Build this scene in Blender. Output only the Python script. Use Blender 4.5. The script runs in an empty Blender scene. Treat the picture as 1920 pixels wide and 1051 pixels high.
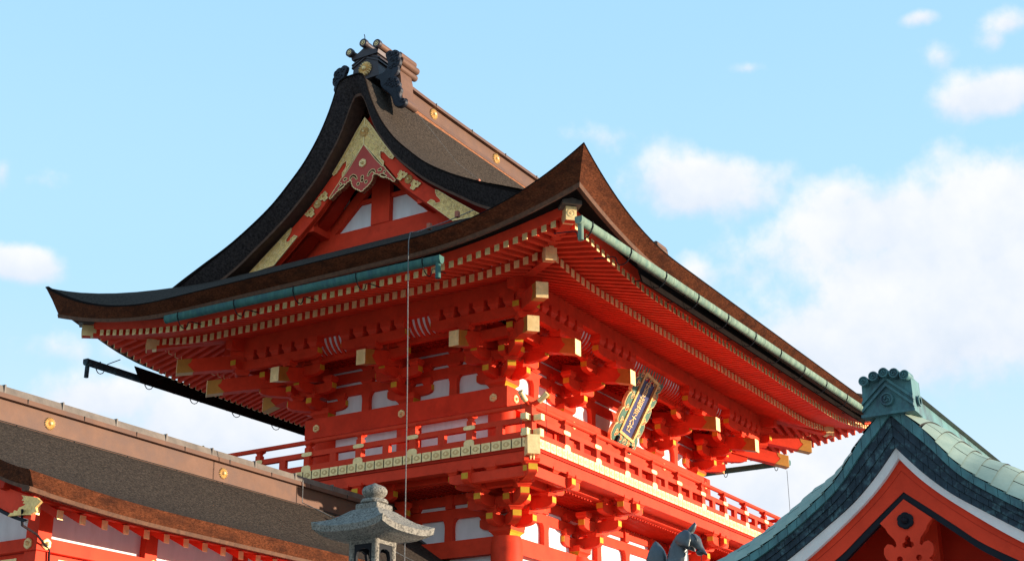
import bpy, bmesh, math, random
from math import sin, cos, pi, radians, sqrt, atan2
from mathutils import Vector, Matrix
random.seed(7)
scene = bpy.context.scene
COL = scene.collection

# ------------------------------------------------------------------ camera
cam_d = bpy.data.cameras.new("camera"); cam = bpy.data.objects.new("camera", cam_d); COL.objects.link(cam)
cam_d.sensor_width = 36.0; cam_d.lens = 49.85; cam_d.clip_end = 5000.0
YAW, PITCH = radians(58.389), radians(20.959)
CAM = Vector((-22.790, -14.258, 1.600))
cam.location = CAM
cam.rotation_euler = (radians(90) + PITCH, 0.0, -YAW)
scene.camera = cam

# ------------------------------------------------------------------ light
SUN_AZ, SUN_EL = radians(27.0), radians(4.9)      # azimuth from -Y towards +X
S = Vector((sin(SUN_AZ) * cos(SUN_EL), -cos(SUN_AZ) * cos(SUN_EL), sin(SUN_EL)))
sd = bpy.data.lights.new("sun", 'SUN'); sd.energy = 5.0; sd.angle = radians(0.53); sd.color = (1.0, 0.87, 0.70)
so = bpy.data.objects.new("sun", sd); COL.objects.link(so)
so.rotation_euler = (-S).to_track_quat('-Z', 'Y').to_euler(); so.location = (30, -50, 30)

scene.view_settings.view_transform = 'Standard'
scene.view_settings.look = 'None'
scene.view_settings.exposure = 0.95
scene.view_settings.gamma = 1.0
scene.view_settings.use_curve_mapping = False
scene.cycles.max_bounces = 8
scene.cycles.diffuse_bounces = 5

# sky: Nishita dome under a clear gradient with cumulus at fixed bearings
world = bpy.data.worlds.new("World"); scene.world = world; world.use_nodes = True
nt = world.node_tree; N = nt.nodes; LK = nt.links
for n in list(N): N.remove(n)
def nd(t, **k):
    n = N.new(t)
    for a, b in k.items(): setattr(n, a, b)
    return n
def mth(op, a, b=None, c=None, clamp=False):
    n = nd('ShaderNodeMath', operation=op); n.use_clamp = clamp
    for i, x in enumerate((a, b, c)):
        if x is None: continue
        if isinstance(x, (int, float)): n.inputs[i].default_value = x
        else: LK.new(x, n.inputs[i])
    return n.outputs[0]
wo = nd('ShaderNodeOutputWorld'); bg = nd('ShaderNodeBackground'); LK.new(bg.outputs[0], wo.inputs[0])
sky = nd('ShaderNodeTexSky', sky_type='NISHITA'); sky.sun_disc = False
sky.sun_elevation = SUN_EL; sky.sun_rotation = atan2(S.x, S.y); sky.altitude = 100
tc = nd('ShaderNodeTexCoord'); sep = nd('ShaderNodeSeparateXYZ'); LK.new(tc.outputs['Generated'], sep.inputs[0])
X_, Y_, Z_ = sep.outputs
az = mth('ARCTAN2', X_, Y_); el = mth('ARCSINE', Z_)
ramp = nd('ShaderNodeValToRGB'); LK.new(mth('MULTIPLY', el, 2 / pi), ramp.inputs[0])
cr = ramp.color_ramp; cr.interpolation = 'EASE'
cr.elements[0].position = 0.0; cr.elements[0].color = (0.66, 0.79, 0.93, 1)
cr.elements[1].position = 1.0; cr.elements[1].color = (0.16, 0.42, 0.86, 1)
for p, c in ((0.12, (0.60, 0.80, 0.98, 1)), (0.24, (0.445, 0.745, 1.0, 1)), (0.38, (0.385, 0.69, 1.0, 1))):
    e = cr.elements.new(p); e.color = c
mixs = nd('ShaderNodeMix', data_type='RGBA'); mixs.inputs[0].default_value = 0.0
skm = nd('ShaderNodeMix', data_type='RGBA', blend_type='MULTIPLY'); skm.inputs[0].default_value = 1.0
LK.new(sky.outputs[0], skm.inputs[6]); skm.inputs[7].default_value = (0.12, 0.12, 0.12, 1)
adds = nd('ShaderNodeMix', data_type='RGBA', blend_type='ADD'); adds.inputs[0].default_value = 0.35
LK.new(ramp.outputs[0], adds.inputs[6]); LK.new(skm.outputs[2], adds.inputs[7])
skycol = adds.outputs[2]
# bearings of the clouds (pixel of the photo only used as a compass reading)
def bearing(u, v):
    f = 2658.6
    F = Vector((sin(YAW), cos(YAW), 0)); R = Vector((cos(YAW), -sin(YAW), 0)); U = Vector((0, 0, 1))
    d = (F * cos(PITCH) + U * sin(PITCH)) * f + R * (u - 960) - (U * cos(PITCH) - F * sin(PITCH)) * (v - 525.5)
    d.normalize(); return atan2(d.x, d.y), math.asin(d.z)
nzw = nd('ShaderNodeTexNoise'); nzw.inputs['Scale'].default_value = 13; nzw.inputs['Detail'].default_value = 8; nzw.inputs['Roughness'].default_value = 0.58
LK.new(tc.outputs['Generated'], nzw.inputs[0])
nzb = nd('ShaderNodeTexNoise'); nzb.inputs['Scale'].default_value = 42; nzb.inputs['Detail'].default_value = 6; nzb.inputs['Roughness'].default_value = 0.55
LK.new(tc.outputs['Generated'], nzb.inputs[0])
wob = mth('ADD', mth('MULTIPLY', mth('SUBTRACT', nzw.outputs[0], 0.5), 1.7), mth('MULTIPLY', mth('SUBTRACT', nzb.outputs[0], 0.5), 0.95))
total = None; wsum = None; hsum = None
CL = [  # u, v, half width px, half height px, density
 (1310, 345, 150, 62, 1.0), (1255, 320, 70, 50, .55), (1395, 372, 75, 45, .5),
 (1860, 175, 110, 55, .95), (1780, 190, 45, 30, .45), (1680, 420, 230, 95, 1.0), (1850, 400, 190, 130, 1.0), (1590, 365, 100, 45, .6),
 (1760, 560, 290, 170, 1.15), (1500, 480, 130, 70, .35), (1560, 640, 200, 130, .8), (1440, 900, 260, 190, 1.2), (1860, 690, 60, 60, .4),
 (40, 495, 95, 42, 1.0), (5, 320, 25, 40, .45), (80, 340, 40, 22, .3), (200, 750, 150, 62, 1.0), (120, 650, 130, 35, .35), (430, 790, 260, 90, 1.15), (250, 820, 150, 60, .6),
 (1725, 32, 34, 16, .55), (1890, 45, 50, 30, .6), (1865, 75, 30, 32, .5), (1400, 128, 34, 14, .35), (1765, 105, 30, 24, .35), (1120, 255, 60, 25, .22), (1300, 515, 60, 40, .4)]
for (u, v, a, b, dn) in CL:
    A, E_ = bearing(u, v)
    ra, rb = a / 2658.6, b / 2658.6
    dx = mth('MULTIPLY', mth('SUBTRACT', az, A), cos(E_) / ra); dy = mth('MULTIPLY', mth('SUBTRACT', el, E_), 1 / rb)
    r2 = mth('ADD', mth('MULTIPLY', dx, dx), mth('MULTIPLY', dy, dy))
    g = mth('MULTIPLY', mth('SUBTRACT', 1.15, mth('SQRT', r2)), dn)
    gp = mth('MAXIMUM', g, 0.0); hp = mth('MULTIPLY', gp, dy)
    wsum = gp if wsum is None else mth('ADD', wsum, gp); hsum = hp if hsum is None else mth('ADD', hsum, hp)
    g = mth('MAXIMUM', g, -0.6)
    total = g if total is None else mth('SMOOTH_MAX', total, g, 0.25)
dens = mth('ADD', total, mth('MULTIPLY', wob, 0.75))
cm = nd('ShaderNodeMapRange', interpolation_type='SMOOTHSTEP'); LK.new(dens, cm.inputs[0]); cm.inputs[1].default_value = 0.0; cm.inputs[2].default_value = 0.60
# sunlit puffs: brighter where the cloud noise bulges
cmix = nd('ShaderNodeMix', data_type='RGBA'); cmix.inputs[6].default_value = (0.76, 0.82, 0.93, 1); cmix.inputs[7].default_value = (1.04, 1.01, 1.01, 1)
br = nd('ShaderNodeMapRange'); LK.new(mth('ADD', mth('MULTIPLY', nzb.outputs[0], 0.6), mth('MULTIPLY', nzw.outputs[0], 0.6)), br.inputs[0]); br.inputs[1].default_value = 0.45; br.inputs[2].default_value = 0.72
hgt = mth('DIVIDE', hsum, mth('ADD', wsum, 0.02))
LK.new(mth('ADD', mth('MULTIPLY', br.outputs[0], 0.45), mth('ADD', mth('MULTIPLY', hgt, 0.62), 0.34), None, True), cmix.inputs[0])
fin = nd('ShaderNodeMix', data_type='RGBA'); LK.new(mth('MULTIPLY', cm.outputs[0], 0.85), fin.inputs[0]); LK.new(skycol, fin.inputs[6]); LK.new(cmix.outputs[2], fin.inputs[7])
LK.new(fin.outputs[2], bg.inputs[0]); bg.inputs[1].default_value = 0.53

# ------------------------------------------------------------------ materials
def mat(name, base, rough=0.6, metal=0.0, vary=0.12, scale=6.0, bump=0.0, bscale=60.0, second=None, sec=(0.45, 0.62), secscale=4.0, stretch=None, spec=0.4, detail=4.0):
    m = bpy.data.materials.new(name); m.use_nodes = True
    t = m.node_tree; n = t.nodes; L = t.links; b = n['Principled BSDF']
    b.inputs['Roughness'].default_value = rough; b.inputs['Metallic'].default_value = metal
    b.inputs['Specular IOR Level'].default_value = spec
    co = n.new('ShaderNodeTexCoord'); src = co.outputs['Object']
    geo = n.new('ShaderNodeNewGeometry'); src = geo.outputs['Position']
    if stretch:
        mp = n.new('ShaderNodeMapping'); mp.inputs['Scale'].default_value = stretch; L.new(src, mp.inputs[0]); src = mp.outputs[0]
    no = n.new('ShaderNodeTexNoise'); no.inputs['Scale'].default_value = scale; no.inputs['Detail'].default_value = detail; no.inputs['Roughness'].default_value = 0.65; L.new(src, no.inputs[0])
    mr = n.new('ShaderNodeMapRange'); L.new(no.outputs[0], mr.inputs[0]); mr.inputs[1].default_value = 0.3; mr.inputs[2].default_value = 0.7
    mr.inputs[3].default_value = 1 - vary; mr.inputs[4].default_value = 1 + vary
    mx = n.new('ShaderNodeMix'); mx.data_type = 'RGBA'; mx.blend_type = 'MULTIPLY'; mx.inputs[0].default_value = 1.0
    mx.inputs[6].default_value = (*base, 1)
    col = mx.outputs[2]
    L.new(mr.outputs[0], mx.inputs[7])
    if second:
        n2 = n.new('ShaderNodeTexNoise'); n2.inputs['Scale'].default_value = secscale; n2.inputs['Detail'].default_value = 6; n2.inputs['Roughness'].default_value = 0.7; L.new(src, n2.inputs[0])
        m2 = n.new('ShaderNodeMapRange'); L.new(n2.outputs[0], m2.inputs[0]); m2.inputs[1].default_value = sec[0]; m2.inputs[2].default_value = sec[1]
        mm = n.new('ShaderNodeMix'); mm.data_type = 'RGBA'; L.new(m2.outputs[0], mm.inputs[0]); L.new(col, mm.inputs[6]); mm.inputs[7].default_value = (*second, 1)
        col = mm.outputs[2]
    L.new(col, b.inputs['Base Color'])
    if bump:
        nb = n.new('ShaderNodeTexNoise'); nb.inputs['Scale'].default_value = bscale; nb.inputs['Detail'].default_value = 3; L.new(src, nb.inputs[0])
        bp = n.new('ShaderNodeBump'); bp.inputs['Strength'].default_value = bump; bp.inputs['Distance'].default_value = 0.02; L.new(nb.outputs[0], bp.inputs['Height']); L.new(bp.outputs[0], b.inputs['Normal'])
    return m
M = {}
M['red'] = mat('vermilion_paint', (0.71, 0.050, 0.019), 0.55, vary=0.14, scale=2.6, spec=0.08, second=(0.52, 0.034, 0.013), sec=(0.52, 0.78), secscale=2.1, bump=0.06, bscale=30, detail=7)
M['redsoft'] = mat('faded_vermilion', (0.50, 0.075, 0.055), 0.55, spec=0.1, vary=0.1, scale=3)
M['yellow'] = mat('ochre_paint', (0.62, 0.32, 0.025), 0.5, spec=0.1, vary=0.15, scale=9)
M['gold'] = mat('gilt_metal', (0.88, 0.61, 0.275), 0.45, metal=0.3, vary=0.2, scale=14, second=(0.70, 0.45, 0.17), sec=(0.5, 0.72), secscale=3.5, bump=0.12, bscale=55)
M['goldrelief'] = mat('embossed_gilt', (0.74, 0.455, 0.15), 0.42, metal=0.35, vary=0.3, scale=16, bump=0.9, bscale=16)
M['soffit'] = mat('dark_bark_underside', (0.012, 0.009, 0.008), 0.95, spec=0.0)  # near-black, with the under-eave darkness put into the colour
M['white'] = mat('lime_plaster', (0.78, 0.745, 0.715), 0.9, spec=0.1, vary=0.07, scale=3, second=(0.66, 0.61, 0.565), sec=(0.56, 0.8), secscale=2.2, stretch=(1.6, 1.6, .5), bump=0.1, bscale=18)
M['black'] = mat('black_lacquer', (0.010, 0.010, 0.014), 0.5, vary=0.2, spec=0.12)
M['iron'] = mat('dark_iron', (0.012, 0.012, 0.014), 0.6, spec=0.12, vary=0.3)
M['thatch'] = mat('cypress_bark_roof', (0.055, 0.041, 0.031), 0.95, vary=0.6, scale=24, bump=1.0, bscale=34, second=(0.024, 0.019, 0.016), sec=(0.45, 0.64), secscale=21, stretch=(0.8, 1.0, 1.7), detail=9, spec=0.03)
M['cut'] = mat('cypress_bark_cut_edge', (0.105, 0.031, 0.013), 0.9, vary=0.65, scale=22, bump=0.7, bscale=60, second=(0.040, 0.014, 0.008), sec=(0.45, 0.7), secscale=3, stretch=(1, 1, 2.5), detail=7, spec=0.05)
M['lip'] = mat('cypress_bark_lip', (0.10, 0.040, 0.018), 0.85, vary=0.35, scale=14)
M['brown'] = mat('brown_copper_sheet', (0.138, 0.071, 0.046), 0.55, spec=0.12, metal=0.1, vary=0.12, scale=3, second=(0.115, 0.064, 0.047), secscale=1.6)
M['cap'] = mat('weathered_copper_cap', (0.13, 0.10, 0.078), 0.6, vary=0.3, scale=5)
M['darkcopper'] = mat('dark_ridge_copper', (0.045, 0.030, 0.030), 0.42, metal=0.3, vary=0.2)
M['scroll'] = mat('blackened_carving', (0.012, 0.012, 0.018), 0.5, spec=0.25, vary=0.3, bump=0.3, bscale=20)
M['patinashade'] = mat('shaded_teal_gutter', (0.046, 0.122, 0.098), 0.65, vary=0.25, scale=9, second=(0.030, 0.080, 0.085), sec=(0.45, 0.65), secscale=10, stretch=(1, 1, 0.3), spec=0.15)  # darker copy of the gutter copper, gable shade put into its colour
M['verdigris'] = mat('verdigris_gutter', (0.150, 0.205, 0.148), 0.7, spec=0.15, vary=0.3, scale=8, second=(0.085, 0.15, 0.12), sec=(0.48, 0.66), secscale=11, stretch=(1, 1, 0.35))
M['teal'] = mat('teal_verdigris', (0.062, 0.165, 0.165), 0.6, vary=0.25, scale=7, second=(0.028, 0.055, 0.068), sec=(0.45, 0.65), secscale=5, stretch=(1, 1, 0.4))
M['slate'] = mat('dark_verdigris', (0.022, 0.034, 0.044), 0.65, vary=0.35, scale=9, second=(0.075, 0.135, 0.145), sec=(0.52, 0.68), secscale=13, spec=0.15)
M['tile'] = mat('pale_copper_tile', (0.30, 0.36, 0.285), 0.7, spec=0.1, vary=0.14, scale=3, second=(0.21, 0.285, 0.235), sec=(0.45, 0.7), secscale=2.2)
M['seam'] = mat('dark_seam', (0.014, 0.013, 0.010), 0.8)
M['stone'] = mat('granite', (0.25, 0.22, 0.18), 0.9, vary=0.25, scale=30, bump=0.6, bscale=110, second=(0.07, 0.064, 0.055), sec=(0.48, 0.62), secscale=75, spec=0.08)
M['bronze'] = mat('patinated_bronze', (0.085, 0.090, 0.092), 0.40, metal=0.4, vary=0.25, scale=6, second=(0.20, 0.21, 0.18), sec=(0.56, 0.8), secscale=5, bump=0.15, bscale=25)
M['blue'] = mat('indigo_board', (0.040, 0.043, 0.125), 0.45, vary=0.06)
M['green'] = mat('green_lacquer', (0.075, 0.15, 0.095), 0.5, vary=0.2, scale=12)
M['lattice'] = mat('dark_lattice_wood', (0.07, 0.022, 0.012), 0.7, vary=0.2)
M['cablem'] = mat('braided_wire', (0.13, 0.12, 0.11), 0.6, vary=0.7, scale=50)
M['terra'] = mat('terracotta_standoff', (0.35, 0.10, 0.05), 0.7)
M['ground'] = mat('pale_gravel', (0.44, 0.40, 0.345), 0.95, vary=0.2, scale=9, bump=0.4, bscale=30)
M['paving'] = mat('granite_paving', (0.36, 0.34, 0.31), 0.9, vary=0.15, scale=3)

M['cutgrey'] = mat('weathered_shaded_verge', (0.038, 0.030, 0.029), 0.95, spec=0.03, vary=0.7, scale=22, bump=0.9, bscale=45, second=(0.070, 0.052, 0.045), sec=(0.55, 0.75), secscale=5, detail=8)  # weathered grey, plus the unlit gable's shade in the colour
M['liplow'] = mat('bark_verge_lip', (0.10, 0.05, 0.032), 0.9, vary=0.3, scale=12)
M['lipdark'] = mat('bark_ridge_base', (0.22, 0.075, 0.025), 0.9, vary=0.4, scale=20, bump=0.5, bscale=50)
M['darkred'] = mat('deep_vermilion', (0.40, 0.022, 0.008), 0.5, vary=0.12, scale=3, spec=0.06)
M['goldeye'] = mat('darker_gilt_pattern', (0.60, 0.37, 0.145), 0.5, metal=0.3, vary=0.1)  # darker gold of the raised eye motif on board ends
M['goldline'] = mat('dark_gilt_ground', (0.42, 0.235, 0.065), 0.5, metal=0.3, vary=0.1)  # darker gold disc behind rosette petals keeps their gaps dark
M['goldsleeve'] = mat('brown_gilt_sleeve', (0.50, 0.22, 0.035), 0.45, metal=0.4, vary=0.12, scale=8)

# ------------------------------------------------------------------ builders
class MB:
    def __init__(s): s.v = []; s.f = []; s.m = []; s.mi = 0
    def mat(s, i): s.mi = i; return s
    def face(s, *ix): s.f.append(ix); s.m.append(s.mi)
    def pts(s, P):
        o = len(s.v); s.v += [tuple(p) for p in P]; return o
    def hexa(s, P):
        o = s.pts(P)
        for q in ((0, 3, 2, 1), (4, 5, 6, 7), (0, 1, 5, 4), (1, 2, 6, 5), (2, 3, 7, 6), (3, 0, 4, 7)): s.face(*[o + i for i in q])
        return s
    def box(s, T, u0, u1, v0, v1, w0, w1):
        return s.hexa([T(u0, v0, w0), T(u1, v0, w0), T(u1, v1, w0), T(u0, v1, w0), T(u0, v0, w1), T(u1, v0, w1), T(u1, v1, w1), T(u0, v1, w1)])
    def loft(s, rings, caps=True, closed=True):
        n = len(rings[0]); o = s.pts([p for r in rings for p in r])
        for i in range(len(rings) - 1):
            for j in range(n if closed else n - 1):
                k = (j + 1) % n
                s.face(o + i * n + j, o + i * n + k, o + (i + 1) * n + k, o + (i + 1) * n + j)
        if caps and closed:
            s.face(*[o + j for j in range(n)][::-1]); s.face(*[o + (len(rings) - 1) * n + j for j in range(n)])
        return s
    def prism(s, A, B): return s.loft([A, B])
    def grid(s, rows):
        n = len(rows[0]); o = s.pts([p for r in rows for p in r])
        for i in range(len(rows) - 1):
            for j in range(n - 1): s.face(o + i * n + j, o + i * n + j + 1, o + (i + 1) * n + j + 1, o + (i + 1) * n + j)
        return s
    def tube(s, P, r, n=8, caps=True):
        P = [Vector(p) for p in P]; rs = r if isinstance(r, (list, tuple)) else [r] * len(P); R = []
        up = None
        for i, p in enumerate(P):
            d = (P[min(i + 1, len(P) - 1)] - P[max(i - 1, 0)]).normalized()
            if up is None: up = Vector((0, 0, 1)) if abs(d.z) < 0.9 else Vector((1, 0, 0))
            a = d.cross(up).normalized(); b = a.cross(d).normalized(); up = b
            R.append([p + a * cos(2 * pi * k / n) * rs[i] + b * sin(2 * pi * k / n) * rs[i] for k in range(n)])
        return s.loft(R, caps)
    def lathe(s, c, prof, n=20, axis=None):
        c = Vector(c); ax = Vector(axis or (0, 0, 1)).normalized()
        a = ax.orthogonal().normalized(); b = ax.cross(a)
        return s.loft([[c + ax * h + (a * cos(2 * pi * k / n) + b * sin(2 * pi * k / n)) * r for k in range(n)] for r, h in prof])
WP = {}
def bounds(vs):
    return [min(p[i] for p in vs) for i in range(3)], [max(p[i] for p in vs) for i in range(3)]
def build(name, mb, mats, parent=None, smooth=False, uv=None, origin=None):
    if not isinstance(mats, (list, tuple)): mats = [mats]
    lo, hi = bounds(mb.v)
    c = Vector(origin) if origin else Vector([(a + b) / 2 for a, b in zip(lo, hi)])
    if parent is None and not origin: c.z = lo[2]
    me = bpy.data.meshes.new(name)
    me.from_pydata([tuple(Vector(p) - c) for p in mb.v], [], mb.f)
    for m in mats: me.materials.append(M[m])
    for p, i in zip(me.polygons, mb.m): p.material_index = i
    bm = bmesh.new(); bm.from_mesh(me); bmesh.ops.remove_doubles(bm, verts=bm.verts, dist=1e-5); bmesh.ops.recalc_face_normals(bm, faces=bm.faces); bm.to_mesh(me); bm.free()
    if smooth:
        for p in me.polygons: p.use_smooth = True
        me.set_sharp_from_angle(angle=radians(38))
    o = bpy.data.objects.new(name, me); COL.objects.link(o)
    WP[o] = c
    if parent: o.parent = parent; o.location = c - WP[parent]
    else: o.location = c
    return o
def empty(name, loc, parent=None):
    o = bpy.data.objects.new(name, None); COL.objects.link(o); o.empty_display_size = 0.2
    WP[o] = Vector(loc)
    if parent: o.parent = parent; o.location = Vector(loc) - WP[parent]
    else: o.location = loc
    return o
def tag(o, label, cat, group=None, kind=None):
    o['label'] = label; o['category'] = cat
    if group: o['group'] = group
    if kind: o['kind'] = kind
    return o
def struct(name, mb, m):
    o = build(name, mb, m); o['kind'] = 'structure'; return o
def interp(tab, x):
    if x <= tab[0][0]: return tab[0][1]
    for (a, b), (c, d) in zip(tab, tab[1:]):
        if x <= c: return b + (d - b) * (x - a) / (c - a)
    return tab[-1][1]
def smooth_tab(tab, n=60):      # Catmull-Rom through a profile table, resampled
    out = []
    for i in range(len(tab) - 1):
        p0 = tab[max(i - 1, 0)]; p1 = tab[i]; p2 = tab[i + 1]; p3 = tab[min(i + 2, len(tab) - 1)]
        k = max(2, n // (len(tab) - 1))
        for j in range(k):
            t = j / k
            out.append(tuple(0.5 * (2 * p1[a] + (p2[a] - p0[a]) * t + (2 * p0[a] - 5 * p1[a] + 4 * p2[a] - p3[a]) * t * t + (3 * p1[a] - p0[a] - 3 * p2[a] + p3[a]) * t ** 3) for a in (0, 1)))
    out.append(tab[-1]); return out
def plate(name, loops, T, d0, d1, mats, parent=None, bevel=0.0, res=3):
    """flat outline(s) with holes -> extruded mesh; loops in (a,b); T(a,depth,b) -> world"""
    cu = bpy.data.curves.new(name, 'CURVE'); cu.dimensions = '2D'; cu.fill_mode = 'BOTH'
    cu.extrude = abs(d1 - d0) / 2 - bevel; cu.bevel_depth = bevel; cu.bevel_resolution = 1
    for lp in loops:
        sp = cu.splines.new('POLY'); sp.points.add(len(lp) - 1); sp.use_cyclic_u = True
        for q, p in zip(sp.points, lp): q.co = (p[0], p[1], 0, 1)
    return from_curve(name, cu, T, (d0 + d1) / 2, mats, parent)
def from_curve(name, cu, T, dm, mats, parent):
    co = bpy.data.objects.new('curve_tmp', cu); COL.objects.link(co)
    dg = bpy.context.evaluated_depsgraph_get(); me = bpy.data.meshes.new_from_object(co.evaluated_get(dg))
    mb = MB(); mb.v = [tuple(T(v.co.x, dm + v.co.z, v.co.y)) for v in me.vertices]; mb.f = [tuple(p.vertices) for p in me.polygons]; mb.m = [0] * len(mb.f)
    bpy.data.objects.remove(co); bpy.data.curves.remove(cu); bpy.data.meshes.remove(me)
    return build(name, mb, mats, parent)
def curvy(pts, k=4, closed=True):
    out = []; n = len(pts)
    for i in range(n if closed else n - 1):
        p0, p1, p2, p3 = (pts[(i + j) % n] if closed else pts[min(max(i + j, 0), n - 1)] for j in (-1, 0, 1, 2))
        for j in range(k):
            t = j / k
            out.append(tuple(0.5 * (2 * p1[a] + (p2[a] - p0[a]) * t + (2 * p0[a] - 5 * p1[a] + 4 * p2[a] - p3[a]) * t * t + (3 * p1[a] - p0[a] - 3 * p2[a] + p3[a]) * t ** 3) for a in (0, 1)))
    if not closed: out.append(pts[-1])
    return out
def mum(mb, c, ax, r, petals=16, dep=0.42):
    """chrysanthemum rosette: domed petals round a domed heart, facing ax; slot 1 is the dark ground between petals"""
    c = Vector(c); ax = Vector(ax).normalized(); a = Vector((0, 0, 1)).cross(ax).normalized(); b = ax.cross(a)
    hw = pi / petals; mb.mi = 0
    for k in range(petals):
        th = 2 * pi * k / petals; rows = []
        for i, (rr, ww, hh) in enumerate(((0.30, 0.75, 0.50), (0.55, 0.92, 0.9), (0.8, 0.95, 1.0), (0.94, 0.78, 0.7), (1.0, 0.42, 0.1))):
            row = []
            for q in (-1, -0.6, 0, 0.6, 1):
                an = th + q * hw * ww * 0.90
                row.append(c + (a * cos(an) + b * sin(an)) * r * rr + ax * (r * dep * hh * (1 - q * q * .85)))
            rows.append(row)
        mb.grid(rows)
    mb.lathe(c, [(r * 0.32, 0), (r * 0.32, r * dep * 0.7), (r * 0.26, r * dep * 1.15), (r * 0.12, r * dep * 1.4), (0.001, r * dep * 1.45)], 14, ax)
    mb.mi = 1; mb.lathe(c, [(r * 0.90, -0.01), (r * 0.90, r * 0.02), (0.001, r * 0.021)], 24, ax); mb.mi = 0
GO = ['gold', 'goldline']
def hexflower(mb, c, ax, r):
    c = Vector(c); ax = Vector(ax).normalized(); a = Vector((0, 0, 1)); a = (a - ax * a.dot(ax)).normalized(); b = ax.cross(a)
    def ring(s, h):
        o = []
        for k in range(36):
            t = 2 * pi * k / 36; rr = r * s * (0.90 + 0.10 * abs(cos(3 * t)) ** 0.6)
            o.append(c + (a * cos(t) + b * sin(t)) * rr + ax * h)
        return o
    mb.loft([ring(1, 0), ring(1, r * 0.22), ring(0.85, r * 0.34), ring(0.42, r * 0.26), ring(0.34, r * 0.62), ring(0.12, r * 0.8)])
# ------------------------------------------------------------------ the tower gate
L_, D_, A_, B_ = 8.92, 4.4, 2.32, 4.284
GX = [0, A_, A_ + B_, L_]; GY = [0, 2.2, 4.4]
gate = empty('tower_gate', (L_ / 2, D_ / 2, 0.9))
tag(gate, 'two-storey vermilion gate with a dark thatched hip-and-gable roof, white panels and gilded rafter ends', 'gate')
FR = {'gable': lambda u, v, w: (-v, u, w), 'front': lambda u, v, w: (u, -v, w),
      'side': lambda u, v, w: (L_ + v, u, w), 'back': lambda u, v, w: (u, D_ + v, w)}
UL = {'gable': D_, 'side': D_, 'front': L_, 'back': L_}
CO = {'gable': GY, 'side': GY, 'front': GX, 'back': GX}
LO = 0.30                                            # the lower storey stands 0.3 m further out
def liftT(u): return 0.95 * max(0, 1 - u / 3.6) ** 2.3       # upward sweep of the thatch, fascia, rafters
def liftU(u): return 0.55 * max(0, 1 - u / 3.4) ** 1.9
def liftF(u): return 0.40 * max(0, 1 - u / 3.3) ** 1.6
def liftB(u): return 0.20 * max(0, 1 - u / 1.7) ** 2
def uparams(n):                                       # parameters packed towards both corners
    o = []
    for i in range(n + 1):
        t = i / n; o.append(0.5 - 0.5 * cos(pi * t) if False else (t + 0.75 * (0.5 - 0.5 * cos(pi * t))) / 1.75)
    return o
def sweep(mb, T, U, prof, n=48, closed=True):
    rings = []
    for t in uparams(n):
        r = []
        for (v, fw) in prof:
            ln = U + 2 * v; uc = min(t, 1 - t) * ln
            r.append(T(-v + t * ln, v, fw(uc)))
        rings.append(r)
    mb.loft(rings, True, closed); return mb

# ---- roof surface
PROF = smooth_tab([(0.0, 16.09), (0.2, 16.08), (.34, 15.98), (.52, 15.45), (.78, 14.90), (1.12, 14.40), (1.47, 14.03), (1.95, 13.60), (2.54, 13.22), (3.2, 12.87), (3.8, 12.60), (4.6, 12.22), (5.5, 11.72), (6.43, 11.15)], 130)
def prof(e): return interp(PROF, 6.43 - e)
VX = -2.42
def roofz(e, uc): return prof(e) + liftT(uc) * max(0, 1 - e / 5.2) ** 1.5
roof = empty('roof', (L_ / 2, D_ / 2, 12), gate)
def main_slope(back):
    mb = MB(); rows = []
    es = [0, .03, .15, .3, .5, .75, 1.0, 1.3, 1.6, 1.81] + [1.81 + (6.43 - 1.81) * (i / 26) for i in range(1, 27)]
    for e in es:
        xl = -4.23 + e if e < 1.81 else VX
        r = []
        for t in uparams(60):
            x = xl + t * (L_ - 2 * xl); uc = max(0, min(x - xl if e < 1.81 else x + 4.23, (L_ - xl) - x if e < 1.81 else L_ + 4.23 - x))
            uc = min(x + 4.23, L_ + 4.23 - x)
            r.append((x, -4.23 + e if not back else D_ + 4.23 - e, roofz(e, uc)))
        rows.append(r)
    mb.grid(rows); return mb
build('thatch_slope', main_slope(False), 'thatch', roof, True)
build('thatch_slope', main_slope(True), 'thatch', roof, True)
for T, nm in ((FR['gable'], 'g'), (FR['side'], 's')):
    mb = MB(); rows = []
    for e in [0, .03, .15, .3, .5, .75, 1.0, 1.3, 1.6, 1.81, 2.0, 2.3, 2.6, 2.9, 3.2]:
        v = 4.23 - e; r = []
        for t in uparams(48):
            u = -v + t * (D_ + 2 * v); r.append(T(u, v, roofz(e, min(u + 4.23, D_ + 4.23 - u))))
        rows.append(r)
    mb.grid(rows); build('thatch_hip', mb, 'thatch', roof, True)
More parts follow.
